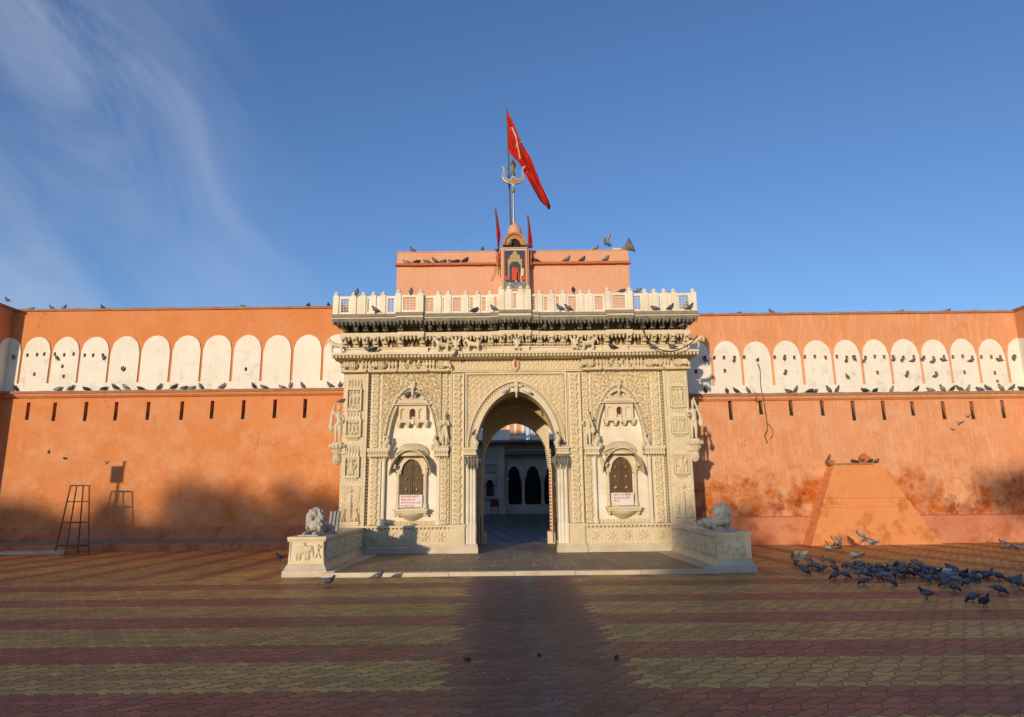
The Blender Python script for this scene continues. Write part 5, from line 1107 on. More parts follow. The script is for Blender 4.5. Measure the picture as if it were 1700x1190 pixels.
full = right + [(-x, z) for x, z in right[::-1] if x > 0]
plate(full, 22.0, 22.07, STEEL, 'prongs')
inn = [(0, 12.34), (.05, 12.43), (.12, 12.46), (.22, 12.48), (.31, 12.55), (.365, 12.65), (.35, 12.80), (.33, 12.92), (.35, 13.0), (.32, 12.97), (.31, 12.86), (.33, 12.70), (.28, 12.585), (.17, 12.565), (.07, 12.58), (.03, 12.64)]
plate(inn + [(-x, z) for x, z in inn[::-1] if x > 0], 21.98, 21.999, BRASS, 'prong_inlay')
b = B(); b.lathe([(.035, 12.68), (.05, 12.72), (.085, 12.75), (.06, 12.79), (.085, 12.83), (.05, 12.87), (.03, 12.92)], (cxT, 22.04, 0), 12); b.ob('collar', STEEL, tz)
dm = [(0, 12.88), (.05, 12.98), (.125, 13.14), (.05, 13.28), (0, 13.38), (-.05, 13.28), (-.125, 13.14), (-.05, 12.98)]
b = B(); b.add([(cxT + x, 22.04, z) for x, z in dm] + [(cxT, 21.97, 13.14), (cxT, 22.11, 13.14)], [(i, (i + 1) % 8, 8) for i in range(8)] + [((i + 1) % 8, i, 9) for i in range(8)]); b.ob('spearhead', BRASS, tz)
# scale the trident so that its top matches (built tall)
# big flag
pT, pB = P(841, 178, 22.5), P(848, 372, 22.5)
fl = empty('red_flag', (pB.x, 22.5, pB.z), 'large triangular red flag with a pale trident emblem streaming from a leaning pole', 'flag')
pole = B(); pole.tube([pB, pB.lerp(pT, .5), pT], [.035, .03, .02], None, 8); pole.ob('flag_pole', IRON, fl)
A, Bm, Tp = P(842, 183, 22.5), P(844, 250, 22.5), P(912, 345, 22.1)
n, k = 40, 14; v = []; 
for i in range(n + 1):
    t = i / n; top = A.lerp(Tp, t); bot = Bm.lerp(Tp, t); top += Vector((.07 * math.sin(t * math.pi), 0, .04 * math.sin(t * math.pi))); bot += Vector((-.03 * math.sin(t * math.pi), 0, -.03 * math.sin(t * math.pi)))
    for j in range(k + 1):
        u = j / k; p = top.lerp(bot, u); p.y += .30 * math.sin(u * 10 + t * 5) * min(1, t * 4) * (1 - .5 * t) + .09 * math.sin(u * 21 - t * 9) * min(1, t * 4); p.x += .03 * math.sin(t * 14 + u * 5) * t; v.append(p)
fs = [(i * (k + 1) + j, (i + 1) * (k + 1) + j, (i + 1) * (k + 1) + j + 1, i * (k + 1) + j + 1) for i in range(n) for j in range(k)]
b = B(); b.add(v, fs); cl = b.ob('cloth', REDCL, fl, smooth=True); sm = cl.modifiers.new('solid', 'SOLIDIFY'); sm.thickness = .006
em = B(); 
def fp(t, u): i = int(t * n); j = int(u * k); q = v[i * (k + 1) + j]; return q + Vector((0, -.03, 0))
em.tube([fp(.12, .22), fp(.22, .42), fp(.30, .70)], [(.03, .01), (.035, .01), (.03, .01)], None, 6); em.tube([fp(.30, .30), fp(.24, .48), fp(.20, .62)], .02, None, 6); em.ob('trident_emblem', PAINTW, fl)
# two crimson pennants
for (x0, ya, x1, yb, lab, side) in ((822, 345, 827, 412, 'narrow crimson pennant hanging on a short pole left of the rooftop shrine', -1), (876, 357, 878, 412, 'narrow crimson pennant hanging on a short pole right of the rooftop shrine', 1)):
    a, c = P(x0, ya, 21.8), P(x1, yb, 21.8); pe = empty('pennant', (c.x, 21.8, c.z), lab, 'flag', 'crimson pennants beside the shrine')
    bb = B(); bb.tube([(c.x, 21.8, 9.0), c, a], .018, None, 6); bb.ob('flag_pole', IRON, pe)
    n = 16; v = []
    for i in range(n + 1):
        t = i / n; p = a.lerp(c, t); w_ = (.10 * min(1, t * 1.6) + .03) * (1 - .75 * max(0, t - .7) / .3) if side < 0 else (.03 + .11 * min(1, t * 1.3)); 
        for j in range(7): u = j / 6; v.append(Vector((p.x + (u - .15) * w_ * 1.1, 21.78 + .05 * math.sin(u * 7 + t * 3), p.z)))
    bb = B(); bb.add(v, [(i * 7 + j, (i + 1) * 7 + j, (i + 1) * 7 + j + 1, i * 7 + j + 1) for i in range(n) for j in range(6)]); bb.ob('cloth', REDC2, pe, smooth=True)
    br = B(); br.lathe([(.05, 0), (.03, .15), (.07, .3), (.03, .45), (.05, .5)], (c.x + (-.02 if side < 0 else .05), 21.75, 9.3), 8); br.ob('pole_bracket', ORG_E, pe)
# loudspeaker
ls = empty('loudspeaker', (4.0, 22.1, 9.95), 'grey metal horn loudspeaker pointing right on the right end of the rooftop block', 'loudspeaker')
def horn(): 
    a = P(1030, 416, 22.1); e = P(1050, 409, 22.0); prof = [(.05, 0), (.06, .06), (.09, .18), (.15, .30), (.22, .38), (.27, .42), (.275, .43), (.24, .40), (.14, .28), (.05, .2)]
    b = B(); b.lathe(prof, (0, 0, 0), 20); o = b.ob('horn', IRON, ls, smooth=True); d = (e - a).normalized(); d.y = -.45; d.z += .1; o.rotation_euler = d.to_track_quat('Z', 'Y').to_euler(); o.location = a - Vector(ls['_w']); return a
HM = mat('horn_metal', (.30, .29, .25), .5, (.22, .2, .16), 6, metal=.3)
a = horn(); ls.children[0].data.materials[0] = HM
B().box(a.x - .3, a.x + .05, 22.05, 22.3, a.z - .06, a.z + .10, None, .04, .04).ob('driver_box', CARVED, ls)
# ---------------------------------------------------------------- cables
def cable(pts, r, label, name='hanging_cable', m=CABLE):
    b = B(); out = []
    for i in range(len(pts) - 1):
        p0, p1, p2, p3 = [Vector(pts[max(0, min(len(pts) - 1, i + k))]) for k in (-1, 0, 1, 2)]
        for j in range(6): t = j / 6; out.append(.5 * ((2 * p1) + (-p0 + p2) * t + (2 * p0 - 5 * p1 + 4 * p2 - p3) * t * t + (-p0 + 3 * p1 - 3 * p2 + p3) * t ** 3))
    out.append(Vector(pts[-1])); b.tube(out, r, None, 5); return tag(b.ob(name, m), label, 'cable')
cable([P(x, y_, 19.15) for x, y_ in ((1064, 532), (1068, 550), (1078, 568), (1095, 580), (1115, 583), (1135, 577), (1150, 567), (1158, 557))], .016, 'dark cable sagging across the right end of the carved brackets')
cable([P(x, y_, 23.45) for x, y_ in ((1258, 603), (1262, 615), (1263, 640), (1268, 665), (1272, 690), (1274, 712), (1270, 722), (1274, 735))], .014, 'long thin cable hanging down the right wall over the ledge')
cable([P(x, y_, 23.5) for x, y_ in ((1274, 702), (1282, 712), (1283, 722), (1278, 728))], .008, 'short loop of cable end on the right wall')
cable([P(x, y_, 23.42) for x, y_ in ((1253, 650), (1257, 658), (1254, 664), (1259, 667))], .012, 'short frayed wire on the ledge of the right wall')
cable([P(843, 330, 22.4), P(800, 370, 22.3), P(760, 400, 22.2), P(730, 415, 22.1)], .0022, 'thin guy wire from the flag pole down to the left of the rooftop block', 'guy_wire')
cable([P(823, 437, 21.9), P(820, 455, 21.9), P(816, 466, 21.95)], .008, 'thin black wire hanging below the left pennant')
# ---------------------------------------------------------------- tall metal stand
ld = empty('metal_stand', (-14.3, 22.6, 0), 'tall tapering rusty metal stand of four legs and crossbars by the left wall', 'stand')
bb_ = [P(91, 920, Z=0), P(109, 925, Z=0), P(148, 917, Z=0), P(129, 915, Z=0)]; 
yb = [22.7, 22.2, 22.65, 23.15]; bb_ = [Vector((P(px, 918, yy).x, yy, 0)) for px, yy in ((91, 22.65), (109, 22.0), (147, 22.35), (129, 23.0))]
tt = [P(117, 809, 22.55), P(127, 809, 22.35), P(148, 808, 22.45), P(138, 809, 22.7)]; zt = 2.05 + .12
tt = [Vector((p.x, p.y, zt)) for p in tt]
for a, c in zip(bb_, tt): B().tube([a, c], .024, None, 6).ob('leg', IRON, ld)
for f_ in (.12, .46, .76, 1.0):
    r_ = [a.lerp(c, f_) for a, c in zip(bb_, tt)]
    for i in range(4): B().tube([r_[i], r_[(i + 1) % 4]], .019, None, 6).ob('crossbar', IRON, ld)
r_ = [a.lerp(c, .13) for a, c in zip(bb_, tt)]; b = B(); b.add([r_[0], r_[1], r_[2], r_[3]] + [q + Vector((0, 0, .02)) for q in r_], [(0, 1, 2, 3), (4, 5, 6, 7), (0, 1, 5, 4), (1, 2, 6, 5), (2, 3, 7, 6), (3, 0, 4, 7)]); b.ob('bottom_shelf', IRON, ld)
# stone slabs lying by the left kerb
for i, (xa, xb) in enumerate(((-2, 68), (69, 108))):
    p0, p1 = P(xa, 917, Z=.05), P(xb, 917, Z=.05); B_ = B().box(p0.x, p1.x, 22.55, 23.3, 0, .075 + .012 * i); o = B_.ob('stone_slab', BASEM); tag(o, 'pale stone slab lying flat by the left wall, ' + ('at the picture edge' if i == 0 else 'next to the metal stand'), 'slab', 'pale slabs by the left wall')
# sign post whose shadow falls on the left wall
sp = empty('sign_post', (-15.95, 18.2, 0), 'rectangular sign on a slightly leaning pole left of the view', 'sign')
B().tube([(-16.05, 18.2, 0), (-15.9, 18.2, 3.0)], .05, None, 8).ob('pole', IRON, sp); B().box(-16.2, -15.75, 18.16, 18.2, 3.0, 3.58).ob('panel', PAINTW, sp); B().tube([(-15.78, 18.18, 3.58), (-15.76, 18.18, 3.75)], .05).ob('bracket', IRON, sp)
# tray among the birds and grain on the ground
for i, (px, py, w_) in enumerate(((776, 1096, .035), (895, 1090, .018), (1023, 1093, .02))):
    q = P(px, py, Z=0); cl_ = B()
    for k in range(9): cl_.tube([(q.x + U(-w_, w_), q.y + U(-w_, w_), .006), (q.x + U(-w_, w_), q.y + U(-w_, w_), .02), (q.x + U(-w_, w_), q.y + U(-w_, w_), .008)], [.008, .012, .005], None, 5)
    tag(cl_.ob('dried_leaf_clump', BARK), ('left', 'middle', 'right')[i] + ' of three small dark clumps of dry leaves on the foreground paving', 'leaf clump', 'dry leaf clumps')
q = P(1571, 945, Z=.05); tr = B(); tr.lathe([(0, .02), (.15, .02), (.19, .05), (.20, .05), (.16, 0), (0, 0)], (q.x, q.y, 0), 20); tag(tr.ob('feeding_tray', PAINTW), 'shallow white tray in the middle of the feeding pigeons', 'tray')
gr = B(); random.seed(3)
for i in range(700):
    z = .001
    if i < 330: x, y_ = random.gauss(9.5, 2.3), random.gauss(11.8, 2.2)
    elif i < 520: x, y_ = U(-3.8, 1), U(16, 19.6); z = .094
    else: x, y_ = U(-1, 3), U(5.5, 12)
    if not (4 < y_ < 22): continue
    if abs(x) < 4.5 and 14.8 < y_ < 15.3: continue
    if abs(x) < 4.4 and 15.3 < y_ < 20 : z = .094
    r = U(.004, .010); gr.ball((x, y_, z + r * .5), (r, r, r * .6), None, 5, 3)
tag(gr.ob('scattered_grain', mat('grain', (.6, .55, .42), .8)), 'pale grain scattered over the paving for the birds', 'grain', kind='stuff')
# ================================================================ BIRDS
random.seed(11)
def bird(name, pose, c0=PIG, c1=PIGD, tail=1.0):
    b = B(); T = lambda p, r, m, sg=8: b.tube(p, r, m, sg)
    if pose in ('perch', 'perch2', 'crouch', 'feed', 'walk'):
        if pose == 'perch': bd = [(-.095, .065, .025), (-.055, .085, .045), (0, .115, .060), (.04, .145, .055), (.062, .175, .036)]; nk = [(.050, .155, .042), (.066, .185, .028), (.078, .208, .026), (.090, .222, .025), (.104, .219, .013)]; tl = [(-.19, .022, .004), (-.12, .05, .012), (-.07, .075, .02)]
        elif pose == 'perch2': bd = [(-.07, .045, .025), (-.04, .08, .045), (-.005, .12, .056), (.02, .16, .050), (.03, .19, .034)]; nk = [(.022, .175, .040), (.032, .205, .028), (.042, .226, .026), (.054, .236, .025), (.068, .232, .012)]; tl = [(-.13, -.03, .004), (-.09, .01, .012), (-.05, .06, .02)]
        elif pose == 'crouch': bd = [(-.11, .05, .025), (-.06, .062, .05), (0, .075, .068), (.045, .085, .060), (.075, .10, .040)]; nk = [(.060, .095, .042), (.082, .118, .030), (.094, .132, .027), (.106, .136, .024), (.118, .131, .012)]; tl = [(-.20, .035, .004), (-.14, .045, .012), (-.09, .052, .022)]
        elif pose == 'walk': bd = [(-.10, .10, .025), (-.06, .11, .05), (0, .12, .062), (.05, .13, .055), (.078, .15, .036)]; nk = [(.062, .14, .042), (.088, .17, .028), (.102, .195, .026), (.116, .202, .025), (.130, .197, .012)]; tl = [(-.20, .085, .004), (-.14, .095, .012), (-.08, .105, .022)]
        else: bd = [(-.10, .125, .025), (-.06, .128, .05), (0, .118, .064), (.055, .10, .055), (.085, .085, .036)]; nk = [(.070, .092, .042), (.100, .068, .028), (.118, .045, .026), (.130, .034, .024), (.140, .024, .012)]; tl = [(-.20, .145, .004), (-.14, .14, .012), (-.08, .13, .022)]
        T([(x, 0, z) for x, z, r in bd], [(r * .92, r) for x, z, r in bd], c0, 10)
        T([(x, 0, z) for x, z, r in nk], [r for x, z, r in nk], c1, 8); h = nk[-2]; e = nk[-1]; dx, dz = e[0] - h[0], e[1] - h[1]
        T([(e[0] - dx * .3, 0, e[1] - dz * .3), (e[0] + dx * 1.6, 0, e[1] + dz * 1.6 - .004)], [.008, .002], PIGL, 5)
        T([(x, 0, z) for x, z, r in tl], [(max(.022, r * 1.4) * tail, max(.006, r * .5)) for x, z, r in tl], c1, 6)
        for t in (-1, 1):
            w = [(bd[3][0], bd[3][1] + .0), (bd[2][0] - .005, bd[2][1] + .008), (bd[1][0] - .01, bd[1][1] + .005), ((bd[0][0] + tl[0][0]) / 2, (bd[0][1] + tl[0][1]) / 2 + .006)]
            T([(x, t * (.046 if i < 3 else .022), z) for i, (x, z) in enumerate(w)], [(.012, .030), (.016, .042), (.014, .034), (.005, .008)], c0, 8)
            for q in (.35, .7):
                a = Vector((w[2][0] * (1 - q) + w[1][0] * q - .02, t * .058, w[2][1] * (1 - q) + w[1][1] * q)); T([a + Vector((0, 0, .028)), a + Vector((-.012, 0, -.028))], [.0055, .005], c1, 5)
            z0 = bd[2][1] - .045
            if pose != 'crouch': T([(.0, t * .022, z0), (.004, t * .024, .004)], [.008, .006], PIGL, 5); T([(-.01, t * .024, .004), (.035, t * .030, .004)], .004, PIGL, 4)
    else:     # flying, wings raised; each wing a thin cambered fan of feathers
        T([(-.16, 0, .0), (-.09, 0, .01), (0, 0, .015), (.06, 0, .02), (.10, 0, .03), (.12, 0, .035), (.135, 0, .03)], [(.035, .006), (.03, .02), (.045, .05), (.042, .045), (.026, .026), (.024, .024), (.008, .008)], c0, 9)
        for k in range(5): a = (k - 2) * .18; b.tube([(-.10, 0, .01), (-.21 * math.cos(a) , -.21 * math.sin(a), -.01)], [(.008, .004), (.022, .004)], c1, 5)
        up = {'fly': 1.0, 'flyhigh': 1.35, 'glide': .35}[pose]
        for t in (-1, 1):
            for k in range(9):
                f = k / 8; root = Vector((.05 - .10 * f * .9, t * (.03 + .10 * (1 - f)), .03 + .10 * (1 - f) * math.sin(up) * 1.0)); L = .30 - .12 * f; sw = -.35 - f * 1.1
                d = Vector((math.sin(sw) * .75, t * math.cos(sw) * math.cos(up), math.cos(sw) * math.sin(up))); b.tube([root, root + d * L * .6, root + d * L], [(.020, .005), (.036, .004), (.016, .002)], PIGW if k < 7 else c1, 5)
            b.tube([(.04, t * .03, .03), (.07, t * .13 * math.cos(up) + t * .03, .03 + .14 * math.sin(up)), (.02, t * (.24 * math.cos(up) + .03), .03 + .26 * math.sin(up))], [(.03, .014), (.02, .012), (.01, .006)], c0, 6)
    return b.ob(name, None, None, smooth=True)
def bird_ob(*a, **k):
    o = bird(*a, **k); me = o.data; bpy.data.objects.remove(o); return me
POSE = {p: bird_ob('pigeon', p) for p in ('perch', 'perch2', 'crouch', 'feed', 'walk', 'fly', 'flyhigh', 'glide')}
POSED = {p: bird_ob('pigeon', p, mat('sooty_feather', (.045, .045, .055), .6) if p == 'perch' else bpy.data.materials['sooty_feather'], PIGD) for p in ('perch', 'perch2', 'crouch', 'walk')}
LG = mat('pale_grey_feather', (.24, .25, .27), .6, (.33, .33, .33), 12)
POSEL = {p: bird_ob('pigeon', p, LG, PIG) for p in ('feed', 'walk', 'perch', 'crouch', 'perch2')}
GRN = bird_ob('parakeet', 'perch2', GREEN, GREEN)
def put(me, loc, rz, label, group, sc=1.0, tilt=0, name='pigeon', cat='bird'):
    o = bpy.data.objects.new(name, me); COL.objects.link(o); o.location = loc; o.rotation_euler = (U(-.05, .05), tilt, rz); o.scale = (sc * .86 * U(.94, 1.06),) * 3
    return tag(o, label, cat, group)
ORD = ['first', 'second', 'third', 'fourth', 'fifth', 'sixth', 'seventh', 'eighth', 'ninth', 'tenth', 'eleventh', 'twelfth', 'thirteenth', 'fourteenth', 'fifteenth', 'sixteenth', 'seventeenth', 'eighteenth', 'nineteenth', 'twentieth', 'twenty-first', 'twenty-second', 'twenty-third', 'twenty-fourth', 'twenty-fifth', 'twenty-sixth']
def row(xs, Y, z, where, group, poses=('perch', 'crouch', 'perch2'), pyref=None, sc=1.14):
    for i, q in enumerate(xs):
        px, d = q if isinstance(q, tuple) else (q, None)
        x = P(px, pyref, Y).x; p = random.choice(poses); rz = d if d is not None else random.choice((0, 0, math.pi, math.pi, U(-2.4, -.7), U(-.6, .6), U(2.6, 3.6)))
        src = random.choice((POSED, POSE, POSE, POSEL))
        put(src[p], (x, Y, z), rz, 'grey pigeon %s, %s from the left' % (where, ORD[i]), group, sc)
L_, R_ = math.pi, 0
row([(52, 0), (86, L_), (107, 0), (171, L_), (405, L_), (512, 1.6), (545, 2.2)], 24.25, 8.61, 'perched on top of the left wall', 'pigeons on top of the left wall', pyref=511)
row([24, (96, 0), (117, 0), (142, L_), (172, 0), (190, L_), (207, L_), (232, L_), (264, 0), 288, 305, (318, 0), (332, L_), (368, 0), (420, L_), (437, L_), (467, L_), 481, (501, L_), (547, L_), 564], 23.88, 5.535, 'on the ledge under the left merlons', 'pigeons on the ledge of the left wall', pyref=648)
row([(1226, .3), (1281, L_), (1496, 0), (1573, 0)], 23.9, 8.07, 'perched on top of the right wall', 'pigeons on top of the right wall', pyref=519)
row([1171, (1207, 1.4), (1222, L_), (1242, L_), (1309, L_), (1322, 0), 1345, (1354, .4), (1376, L_), (1391, 0), (1436, L_), (1454, .5), (1482, 0), (1523, 0), (1545, L_), (1565, L_), (1583, 0), (1594, L_), (1609, -.6), 1627, (1641, L_), (1663, L_), (1682, 0), 1698], 23.48, 5.125, 'on the ledge under the right merlons', 'pigeons on the ledge of the right wall', pyref=650)
put(POSE['perch'], (P(18, 505, 23.4).x, 23.2, 8.64), math.pi, 'grey pigeon on the bastion corner at the far left edge', 'pigeons on top of the left wall', 1.05)
H_ = [(1170, 596, 0), (1219, 598, 1), (1258, 595, 0), (1303, 594, 1), (1405, 597, 1), (1418, 594, 0), (1436, 597, 1), (1484, 595, 0), (1499, 596, 1), (1516, 596, 0), (1533, 595, 0), (1549, 598, 1), (1566, 595, 0), (1613, 596, 0), (1659.5, 595, 0), (1684, 594, 1), (1506, 622, 0), (1553, 622, 1), (1304, 619, 0)]
for i, (px, py, t) in enumerate(sorted(H_)):
    q = P(px, py + 5, 23.50); put(POSE[random.choice(('perch2', 'perch', 'crouch'))], (q.x, 23.49, q.z), U(-2.2, -.9) if t else random.choice((0, math.pi, -1.6)), 'grey pigeon clinging at a loophole of the right merlons, %s from the left' % ORD[i], 'pigeons at the loopholes of the right wall', .98)
for i, (px, py) in enumerate(((8, 592), (21, 593), (172, 594), (204, 613))):
    Y = 23.90; q = P(px, py + 4, Y); put(POSE['perch2'], (q.x, Y, q.z), U(-2, -1), 'grey pigeon clinging at a loophole of the left merlons, %s from the left' % ORD[i], 'pigeons at the loopholes of the left wall', .95)
for px, py, Y, lb in ((93, 598, 23.90, 'green parakeet clinging to a loophole of the left wall'), (1407, 629, 23.50, 'green parakeet clinging to the right wall below the loopholes')):
    q = P(px, py, Y); put(GRN, (q.x, Y, q.z), math.pi + .3, lb, None, .95, 0, 'parakeet')
row([(685, L_), (801, 1.6), (990, .2)], 22.1, 9.93, 'perched on top of the rooftop block', 'pigeons on the rooftop block', ('perch', 'perch2'), pyref=416)
put(POSE['flyhigh'], P(1007, 406, 22.1), math.pi + .6, 'pigeon landing with raised wings near the loudspeaker', 'pigeons on the rooftop block', 1.05)
row([(674, L_), (692, .4), (708, L_), (722, L_), (735, 0), (749, L_), (758, .5), (772, 0), (889, L_), (941, .2), (967, .3), (1006, .3)], 21.93, 9.475, 'on the brown string course of the rooftop block', 'pigeons on the string course', ('perch', 'perch', 'crouch'), pyref=437)
row([(593, 1.4), (683, 1.6), (952, 1.6), (1033, .4), (1059, .2)], 19.35, 7.56, 'on top of the balustrade', 'pigeons on the balustrade', ('perch2', 'perch2', 'crouch'), pyref=484)
row([(623, L_), (788, -.5), (820, L_), (930, L_), (943, L_), (1087, L_), (1114, .3), (1146, 0)], 19.25, 6.99, 'standing on the dark shelf below the balustrade', 'pigeons on the balcony shelf', ('perch', 'crouch'), pyref=518)
row([(592, -1), (714, -1.5), (782, -2), (822, -1.6), (905, -1.2), (1030, -1.4), (1133, 0)], 19.50, 6.495, 'sheltering between the blackened brackets', 'pigeons among the brackets', ('crouch', 'perch'), pyref=543)
row([(611, L_), (621, .5), (1017, L_), (1083, L_), (1116, L_)], 19.55, 5.905, 'resting on the cornice', 'pigeons on the cornice', ('crouch',), pyref=580)
for px, py, Y, p, rz, lb in ((676, 657, 19.96, 'crouch', 0, 'left of two pigeons on the roof of the small oriel in the left bay'), (692, 657, 19.96, 'crouch', L_, 'right of two pigeons on the roof of the small oriel in the left bay'), (787, 724, 19.78, 'perch2', 0, 'pale pigeon on the capital at the left spring of the central arch'), (933, 737, 19.75, 'crouch', -1.5, 'dark pigeon on the capital at the right spring of the central arch'),
                            (567, 669, 19.95, 'crouch', .3, 'pigeon on the raised hands of the left edge statue'), (757, 592, 19.42, 'perch2', .6, 'pigeon clinging to the cornice edge left of centre'), (850, 391, 21.6, 'crouch', 0, 'pigeon on the arch below the shrine dome'), (848, 408, 21.40, 'perch', -1.2, 'pigeon sitting in the niche below the shrine dome'), (876, 410, 21.45, 'crouch', 0, 'pigeon on the right end of the picture frame'), (826, 418, 21.7, 'crouch', 1, 'pigeon on the bracket left of the framed picture'),
                            (476, 932, 16.6, 'crouch', 0, 'rear of two pigeons touching beside the left marble side wall')):
    q = P(px, py, Y); put((POSED if 'dark' in lb else POSE)[p], (q.x, Y, q.z if py < 900 else 0), rz, lb, None, 1.0)
for px, py, p, rz, lb in ((465, 931, 'walk', L_, 'pigeon walking left beside the left marble side wall'), (545, 974, 'walk', .5, 'pigeon standing on the paving before the left end of the platform kerb'), (627, 965, 'walk', 0, 'pigeon standing on the paving just in front of the platform kerb')):
    q = P(px, py, Z=0); put(POSE[p], (q.x, q.y, 0), rz, lb, None, 1.08)
for i, (px, p, rz) in enumerate(((1378, 'perch2', 0), (1419, 'crouch', L_), (1434, 'walk', .8), (1446, 'crouch', 0), (1457, 'crouch', .5))):
    x = P(px, 768, 23.4).x; put((POSE if i % 2 == 0 else POSED)[p], (x, 23.42, (P(1384, 772, 23.3).z + (.17 if i == 0 else .07))), rz, 'pigeon on top of the sloping buttress, %s from the left' % ORD[i], 'pigeons on the buttress', 1.0)
FL = [(1341, 926, 'feed', 0), (1367, 928, 'walk', 1.2), (1381, 930, 'feed', .4), (1334, 940, 'feed', -1), (1339, 947, 'feed', -1.2), (1349, 936, 'feed', 2.9), (1356, 939, 'feed', -1.4), (1366, 942, 'feed', 3.4), (1387, 942, 'feed', -1.6), (1386, 955, 'feed', 3.3), (1405, 953, 'feed', -1.1),
      (1539, 987, 'walk', 2.9), (1616, 993, 'feed', 3.3), (1636, 1001, 'walk', .6), (1660, 979, 'feed', -.4), (1483, 966, 'feed', -1.5), (1500, 959, 'walk', -1.6), (1435, 964, 'feed', 3.1), (1570, 967, 'feed', 3.2), (1584, 975, 'feed', -.3), (1607, 966, 'feed', 3.1), (1679, 964, 'feed', .2), (1692, 969, 'feed', 0), (1691, 958, 'crouch', .3), (1520, 931, 'feed', .3), (1527, 935, 'feed', 0), (1578, 938, 'crouch', L_), (1659, 956, 'feed', 0),
      (1665, 901, 'walk', L_), (1675, 908, 'feed', L_), (1687, 909, 'feed', .3), (1696, 911, 'feed', 0)]
desc = ['farthest left in the back row of the flock', 'pale, head up, among the birds left of the flock', 'facing right behind the left part of the flock', 'hunched at the far left of the flock', 'hunched, nearest of the pair at the far left of the flock', 'back of the trio left of the flock', 'middle of the trio left of the flock', 'front of the trio left of the flock', 'alone, round backed, between the trio and the dense flock', 'feeding in front of the left part of the flock', 'bending away in front of the left part of the flock',
        'standing alone in front of the flock, beak to the left', 'feeding at the lower right, behind a dark bird', 'dark and upright, nearest to the camera at the lower right', 'feeding alone at the right, tail raised', 'round backed and alone in front of the middle of the flock', 'small, facing the camera, at the front edge of the flock', 'feeding in front of the flock with tail spread', 'large, feeding at the front edge right of the tray', 'overlapping the large one at the front edge right of the tray', 'feeding at the front edge towards the right', 'feeding at the right edge of the picture, front one', 'cut by the right edge of the picture, front one', 'crouching at the right edge of the picture', 'sunlit, left one of a pair behind the flock', 'sunlit, right one of a pair behind the flock', 'sunlit and crouching alone behind the tray', 'pale, feeding between the flock and the right edge', 'near the base of the right wall, leftmost of four', 'near the base of the right wall, second of four', 'near the base of the right wall, third of four', 'near the base of the right wall, last of four']
for (px, py, p, rz), d in zip(FL, desc):
    q = P(px, py + (8 if py > 915 else 4), Z=0); put((POSED if 'dark and' in d else POSE)[p], (q.x, q.y, 0), rz + U(-.1, .1), 'pigeon ' + d, 'pigeons feeding on the paving', 1.02)
PK = [(1403, 936), (1415, 938), (1426, 938), (1422, 944), (1427, 951), (1441, 944), (1448, 941), (1454, 947), (1439, 953), (1459, 958), (1470, 955), (1466, 949), (1473, 943), (1462, 939), (1457, 947), (1481, 937), (1473, 946), (1483, 946), (1486, 953), (1493, 943), (1500, 947), (1507, 941), (1515, 941), (1504, 952), (1510, 951), (1520, 953), (1526, 949), (1532, 956), (1536, 950), (1547, 952), (1553, 959), (1556, 952), (1562, 956), (1542, 961), (1586, 949), (1576, 954), (1582, 955), (1590, 961), (1593, 953), (1604, 951), (1599, 958), (1612, 958), (1625, 961), (1633, 951), (1639, 956), (1645, 953), (1618, 952), (1568, 961), (1549, 945), (1538, 943), (1431, 934), (1490, 938), (1499, 937)]
for px, py in PK:
    q = P(px + U(-2, 2), py + 7 + U(-1, 1), Z=0); put((POSED['walk'] if rnd() < .12 else random.choice((POSE, POSE, POSE, POSEL))[random.choice(('feed', 'feed', 'feed', 'walk'))]), (q.x, q.y, 0), random.choice((U(-.6, .6), U(2.5, 3.8), U(-2.2, -.8), U(-2.2, -.8))), 'grey pigeon packed into the dense feeding flock around the white tray', 'pigeons packed in the feeding flock', .95)
for px, py, Y, p, rz, ti, lb in ((1395, 902, 20.5, 'flyhigh', -1.7, -.9, 'pigeon flying away above the flock with both wings raised'), (1436, 897, 20.3, 'flyhigh', -.3, -.5, 'left pigeon of a pair taking off in front of the buttress'), (1450, 903, 20.0, 'glide', 3.3, .2, 'right pigeon of a pair taking off in front of the buttress'), (1316, 926, 16.5, 'flyhigh', 2.0, -1.0, 'dark pigeon rising with raised wings at the left of the flock'), (1428, 932, 17.2, 'glide', .1, -.2, 'pigeon gliding low with outstretched wings over the back of the flock'),
                             (81, 752.5, 22, 'fly', .5, 0, 'left of two tiny pigeons flying across the left wall'), (109, 762, 22, 'glide', .2, 0, 'right of two tiny pigeons flying across the left wall'), (1607, 693, 22.5, 'fly', .5, 0, 'upper of two small birds flying before the right wall'), (1597, 702, 22.5, 'glide', .2, 0, 'lower of two small birds flying before the right wall'), (1382, 913, 19.3, 'glide', .1, 0, 'brown pigeon flapping low on the ground behind the flock')):
    q = P(px, py, Y); put(POSE[p], (q.x, Y, max(q.z, .12)), rz, lb, 'flying pigeons', 1.05 if py > 800 else .45, ti)
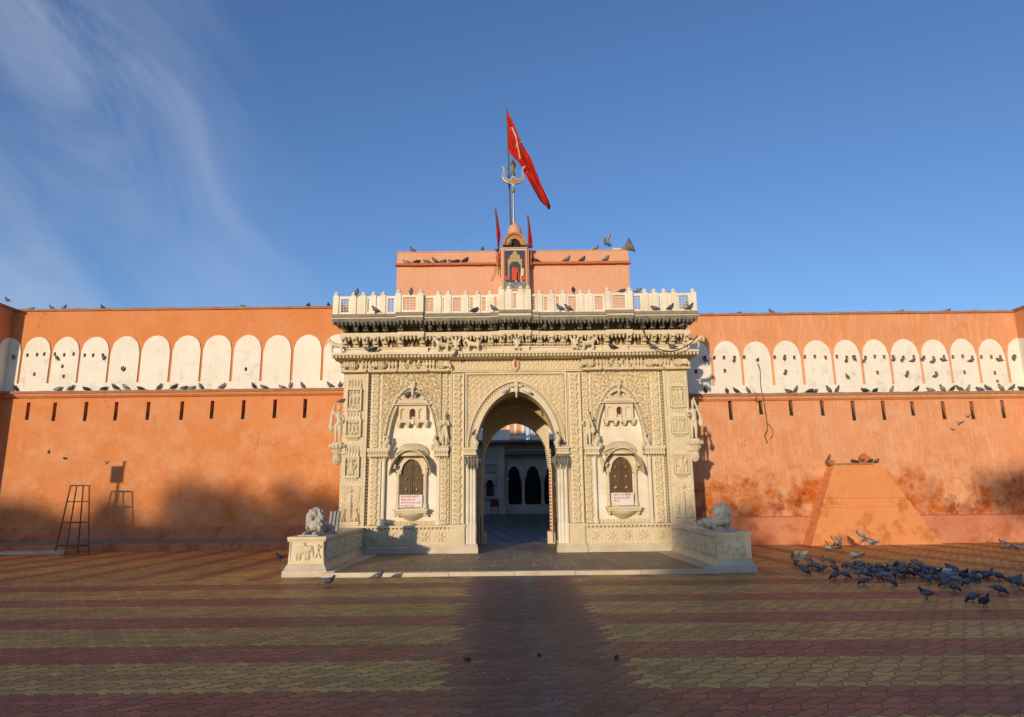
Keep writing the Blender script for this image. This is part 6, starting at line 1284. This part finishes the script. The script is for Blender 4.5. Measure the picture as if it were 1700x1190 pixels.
# ================================================================ BEHIND THE CAMERA: trees, and unseen buildings added to throw the long soft shadows
def tree(x, y, h, r, label, low=None):
    root = empty('street_tree', (x, y, 0), label, 'tree', 'trees behind the square')
    b = B(); b.tube([(x, y, 0), (x + .1, y, h * .3), (x - .1, y, h * .55), (x, y, h * .8)], [.22, .18, .13, .05], None, 9)
    for k in range(6): a = k * 1.05; b.tube([(x, y, h * .5 + k * .15), (x + r * .6 * math.cos(a), y + r * .6 * math.sin(a), h * .62 + k * .3)], [.07, .02], None, 6)
    b.ob('trunk', BARK, root); low = low or h * .5; c = B()
    cl = [(x + U(-.7, .7) * r, y + U(-.7, .7) * r, U(low + .2 * r, h - .25 * r)) for _ in range(22)]
    for (cx_, cy_, cz_) in cl:
        for _ in range(90):
            d = Vector((random.gauss(0, 1), random.gauss(0, 1), random.gauss(0, 1))).normalized() * (r * .34) * rnd() ** .4; p = Vector((cx_, cy_, cz_)) + d; s = U(.07, .14); n1 = Vector((U(-1, 1), U(-1, 1), U(-1, 1))).normalized(); n2 = n1.orthogonal().normalized(); n3 = n1.cross(n2)
            c.add([p - n2 * s, p - n3 * s * .5, p + n2 * s, p + n3 * s * .5], [(0, 1, 2, 3)])
    c.ob('crown', LEAF, root)
YB = -35
def block(x0, x1, h, label, name='unseen_shade_building'):  # unseen building, its height set by the shade it has to cast
    root = empty(name, ((x0 + x1) / 2, YB - 3, 0), label, 'building', None)
    b = B(); b.box(x0, x1, YB - 6, YB, 0, h, SHADEB); b.ob('wall', SHADEB, root)
    b = B(); b.box(x0 - .1, x1 + .1, YB - 6.1, YB + .12, h, h + .12); b.ob('parapet', COPE, root)
    b = B(); n = max(1, int((x1 - x0) / 3))
    for i in range(n): a = x0 + (x1 - x0) * (i + .2) / n; c = x0 + (x1 - x0) * (i + .8) / n; b.box(a, c, YB + .001, YB + .06, 0, 2.6)
    b.ob('shade_building_shutters', IRON, root)
block(-60, -38.5, 8.9, 'tall unseen building added to cast shade behind the left of the square')
block(-38.4, -33.5, 8.15, 'lower unseen building added to cast shade beside the tall one behind the square')
block(-33.4, -27.2, 8.5, 'unseen building added to cast shade under two trees behind the square')
block(-27.1, -14.8, 5.75, 'long low unseen building added to cast shade behind the middle of the square')
block(-14.7, -2.0, 6.4, 'low unseen building added to cast shade behind the right of the square')
block(-1.9, 40, 6.0, 'low unseen building added to cast shade behind the far right of the square')
tree(-40.2, YB + 2, 9.6, 1.6, 'leafy street tree behind the left corner of the square', 7)
tree(-34.6, YB + 2, 8.9, 1.0, 'slim street tree behind the left of the square', 7.5)
tree(-31.6, YB + 2, 9.4, 1.7, 'broad street tree behind the left side of the square', 7)
tree(-28.7, YB + 2, 9.5, 1.3, 'tall street tree behind the left side of the square', 7)
tree(-27.0, YB + 2, 9.1, 1.1, 'small street tree nearest to the long low unseen building', 7)
tree(-13.3, YB + 2, 8.6, 1.4, 'round street tree behind the right of the square', 5)
tree(-3.0, YB + 2, 9.5, 1.8, 'broad street tree behind the far right of the square', 7.8)
tree(-.4, YB + 2, 9.6, 1.9, 'large street tree at the right end of the square', 7.0)
for o in list(COL.objects):
    for k in ('_w', '_t'):
        if k in o.keys(): del o[k]
